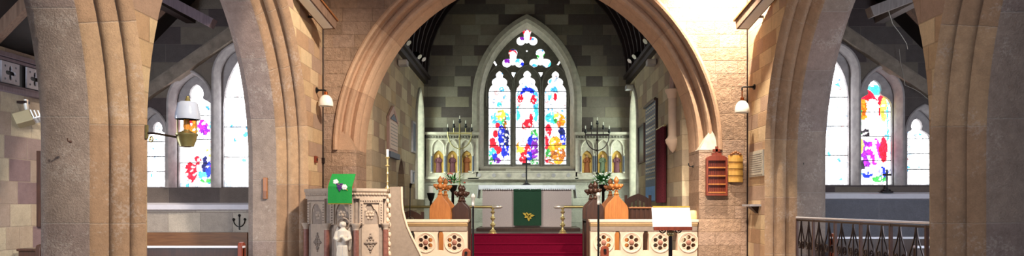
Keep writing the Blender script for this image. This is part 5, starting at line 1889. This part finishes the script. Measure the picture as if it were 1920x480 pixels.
def bracket_light(px, py, s, label):
    x = s * (CH - .10)
    Yq = x * F / (px - CX)
    p = Vector((x, Yq, Z(py, Yq)))
    r = thing('wall_floodlight', p, label, 'floodlight', None)
    bevel(MB().box(p.x - .09, p.x + .09, p.y - .12, p.y + .12, p.z - .05, p.z + .06).build('case', 'grey_stone', r), .015)
    MB().box(p.x - .07, p.x + .07, p.y - .13, p.y - .12, p.z - .04, p.z + .04).build('lens', 'silver', r)


bracket_light(756, 119, -1, 'small grey box floodlight under the cornice above the memorial tablet')
bracket_light(1221, 118, 1, 'small grey box floodlight under the cornice above the striped hanging')
bracket_light(1180, 165, 1, 'small grey box floodlight under the cornice beside the bright lancet')


# flower arrangements
def flowers(px, py, Y, petal, label, n=34, sp=.14):
    c = P(px, py, Y)
    zb = 1.04
    r = thing('flower_arrangement', (c.x, Y, zb), label, 'flowers', 'flower arrangements beside the altar')
    H = c.z - .16 - zb
    MB().lathe([(.14, 0), (.14, .03), (.05, .06), (.03, .12), (.03, H - .16), (.08, H - .10), (.11, H), (.10, H), (.001, H - .04)], (c.x, Y, zb), 14).build('pedestal', 'iron', r, smooth=True)
    rr = random.Random(px)
    lf_, pt_ = MB(), MB()
    for k in range(n * 3):
        a, e = rr.uniform(0, 2 * PI), rr.uniform(-.2, 1.0)
        d = Vector((math.cos(a) * math.cos(e), math.sin(a) * math.cos(e), math.sin(e)))
        L = sp * rr.uniform(.7, 1.4)
        b0 = Vector((c.x, Y, c.z - .12)) + d * L * .3
        tip = b0 + d * L
        sd = d.cross(Vector((0, 0, 1))).normalized() * .022
        md = (b0 + tip) / 2 + Vector((0, 0, .015))
        up = Vector((0, .003, .004))
        lf_.add([b0, md + sd, tip, md - sd, md + up * 2], [(0, 1, 4), (1, 2, 4), (2, 3, 4), (3, 0, 4)])
    for k in range(n):
        a, e = rr.uniform(0, 2 * PI), rr.uniform(-.1, 1.2)
        d = Vector((math.cos(a) * math.cos(e), math.sin(a) * math.cos(e), math.sin(e)))
        p = Vector((c.x, Y, c.z - .12)) + d * sp * rr.uniform(.8, 1.35)
        pt_.ball(p, .024, .024, .018, 7, 4)
    lf_.build('foliage', 'leaf', r, fix=False)
    pt_.build('blossom', petal, r, smooth=True)


flowers(849, 333, 15.9, 'petalred', 'green and coral flower arrangement behind the honey oak poppyheads', 12, .19)
flowers(1131, 332, 15.9, 'petal', 'white and green flower arrangement below the dark candelabrum', 34, .20)

# fat candle on black stand, chairs
c = P(808, 351, 15.0)
fc = thing('candle_stand', (c.x, 15.0, 1.04), 'fat white candle on a black stand behind the honey oak poppyhead', 'candle stand')
MB().lathe([(.13, 0), (.13, .03), (.03, .06), (.025, Z(378, 15) - 1.04), (.06, Z(372, 15) - 1.04), (.085, Z(362, 15) - 1.04), (.001, Z(361, 15) - 1.04)], (c.x, 15.0, 1.04), 14).build('stand', 'black', fc, smooth=True)
MB().tube([(c.x, 15.0, Z(362, 15)), (c.x, 15.0, Z(349, 15))], .05, 14).build('candle', 'wax', fc)


def chair(cx, Y, zt_, w, label, z0=.42):
    r = thing('carved_chair', (cx, Y, z0), label, 'chair')
    h = w / 2
    for sx in (-1, 1):
        for y in (Y, Y + .42):
            MB().box(cx + sx * h - .025, cx + sx * h + .025, y - .025, y + .025, z0, z0 + (.68 if y > Y else zt_ - z0)).build('leg', 'oakdark', r)
        MB().obox((cx + sx * h, Y, z0 + .66), (cx + sx * h, Y + .45, z0 + .68), .05, .04).build('armrest', 'oakdark', r)
    MB().box(cx - h, cx + h, Y - .02, Y + .44, z0 + .42, z0 + .47).build('seat', 'oakdark', r)
    pts = [(cx - h, z0 + .6), (cx - h, zt_ - .08), (cx - h * .6, zt_ - .02), (cx, zt_ + .03), (cx + h * .6, zt_ - .02), (cx + h, zt_ - .08), (cx + h, z0 + .6)]
    MB().plate([pts, [(cx - h * .6, z0 + .66), (cx - h * .6, zt_ - .14), (cx, zt_ - .08), (cx + h * .6, zt_ - .14), (cx + h * .6, z0 + .66)]], xz(Y - .02), .035).build('backrest', 'oakdark', r)
    for k in (-1, 0, 1):
        MB().box(cx + k * h * .34 - .015, cx + k * h * .34 + .015, Y - .012, Y + .006, z0 + .64, zt_ - .09).build('back_slat', 'oakdark', r)
    return r


chair(X(770, 13.0), 13.0, Z(397, 13.0), .42, 'dark carved chair behind the plaque-side screen next to the pulpit stair')
chair(X(1196, 13.6), 13.6, Z(366, 13.6), .44, 'dark carved chair in front of the bright lancet beside the striped hanging')
og = thing('organ_desk', (X(1205, 12.6), 12.6, .42), 'dark wooden desk behind the lectern-side screen', 'desk')
x0, x1 = X(1182, 12.6), X(1222, 12.6)
MB().box(x0, x1, 12.6, 12.64, .42, Z(391, 12.6)).build('front', 'oakdark', og)
bevel(MB().box(x0 - .03, x1 + .03, 12.57, 12.95, Z(391, 12.6), Z(388, 12.6)).build('top', 'midoak', og), .006)
for k in range(5):
    x = x0 + .03 + (x1 - x0 - .06) * k / 4
    MB().box(x - .018, x + .018, 12.585, 12.6, .42, Z(392, 12.6)).build('stile', 'oakdark', og)
# thin black microphone stand
x = X(767, 12.7)
ms = thing('microphone_stand', (x, 12.7, .42), 'thin black microphone stand before the pointed doorway', 'microphone stand')
MB().lathe([(.12, 0), (.12, .02), (.02, .035)], (x, 12.7, .42), 14).tube([(x, 12.7, .44), (x + .02, 12.7, Z(350, 12.7))], .009, 6).build('stand', 'black', ms)
MB().tube([(x + .02, 12.7, Z(352, 12.7)), (x + .035, 12.66, Z(345, 12.7))], [.016, .024], 10).build('microphone', 'black', ms, smooth=True)

# ================================================================== LIGHT
wd_ = bpy.data.worlds.new('world')
SC.world = wd_
wd_.use_nodes = True
bg = wd_.node_tree.nodes['Background']
bg.inputs[0].default_value = (0.62, 0.70, 0.85, 1)
bg.inputs[1].default_value = 1.45


def area(name, loc, aim, size, power, col):
    d = bpy.data.lights.new(name, 'AREA')
    d.energy = power
    d.size = size
    d.color = col
    o = bpy.data.objects.new(name, d)
    COL.objects.link(o)
    o.location = loc
    o.rotation_euler = (Vector(aim) - Vector(loc)).to_track_quat('-Z', 'Y').to_euler()
    return o


def spot(name, loc, aim, power, col, ang, blend=.3, r=.08):
    d = bpy.data.lights.new(name, 'SPOT')
    d.energy = power
    d.color = col
    d.spot_size = math.radians(ang)
    d.spot_blend = blend
    d.shadow_soft_size = r
    o = bpy.data.objects.new(name, d)
    COL.objects.link(o)
    o.location = loc
    o.rotation_euler = (Vector(aim) - Vector(loc)).to_track_quat('-Z', 'Y').to_euler()
    return o


WARM = (1.0, 0.80, 0.58)
NW = (1.0, .87, .72)
spot('nave_lamp', (0.3, 5.6, 6.9), (0.5, 10.6, 0.9), 5400, NW, 50, .6, .25)
spot('arch_lamp', (2.75, 10.35, 5.3), (3.0, 11.3, 3.4), 1150, (1.0, .88, .70), 120, .8, .06)
spot('nave_wall_beam', (0.9, 7.0, 6.6), (-3.1, 9.9, 3.0), 2600, NW, 44, .8, .2)  # unseen spot onto the pulpit-side nave wall, apart from the wall lamps
spot('pier_spot', (2.2, 2.2, 6.0), (-3.5, 6.1, 2.2), 3000, NW, 42, .8, .15)
spot('pier_spot', (-1.2, 2.2, 6.0), (4.0, 6.3, 2.0), 420, (1.0, .90, .86), 42, .8, .15)  # weak fill added to lift the railing-side pier
spot('nave_spill_fill', (1.5, 9.2, 4.9), (-2.5, 13.4, 2.9), 420, NW, 40, .7, .1)  # added spot standing for spill from the nave floodlights
COOL = (.80, .88, 1.0)
area('aisle_daylight', (-6.0, 6.6, 2.0), (-4.5, 9.5, 1.5), 1.4, 175, COOL)
area('aisle_daylight', (6.25, 6.6, 2.0), (4.8, 9.5, 1.5), 1.4, 140, COOL)
GREENISH = (.92, 1.0, .95)
for sx in (-1, 1):
    spot('chancel_spot', (sx * 2.1, 13.6, 4.4), (sx * .8, 17.2, 1.3), 480, GREENISH, 58, .8, .08)

SC.view_settings.view_transform = 'Standard'
SC.view_settings.look = 'None'
SC.view_settings.exposure = 0.0
SC.view_settings.gamma = 1.0
SC.view_settings.use_curve_mapping = False
SC.cycles.use_denoising = True
SC.cycles.max_bounces = 8
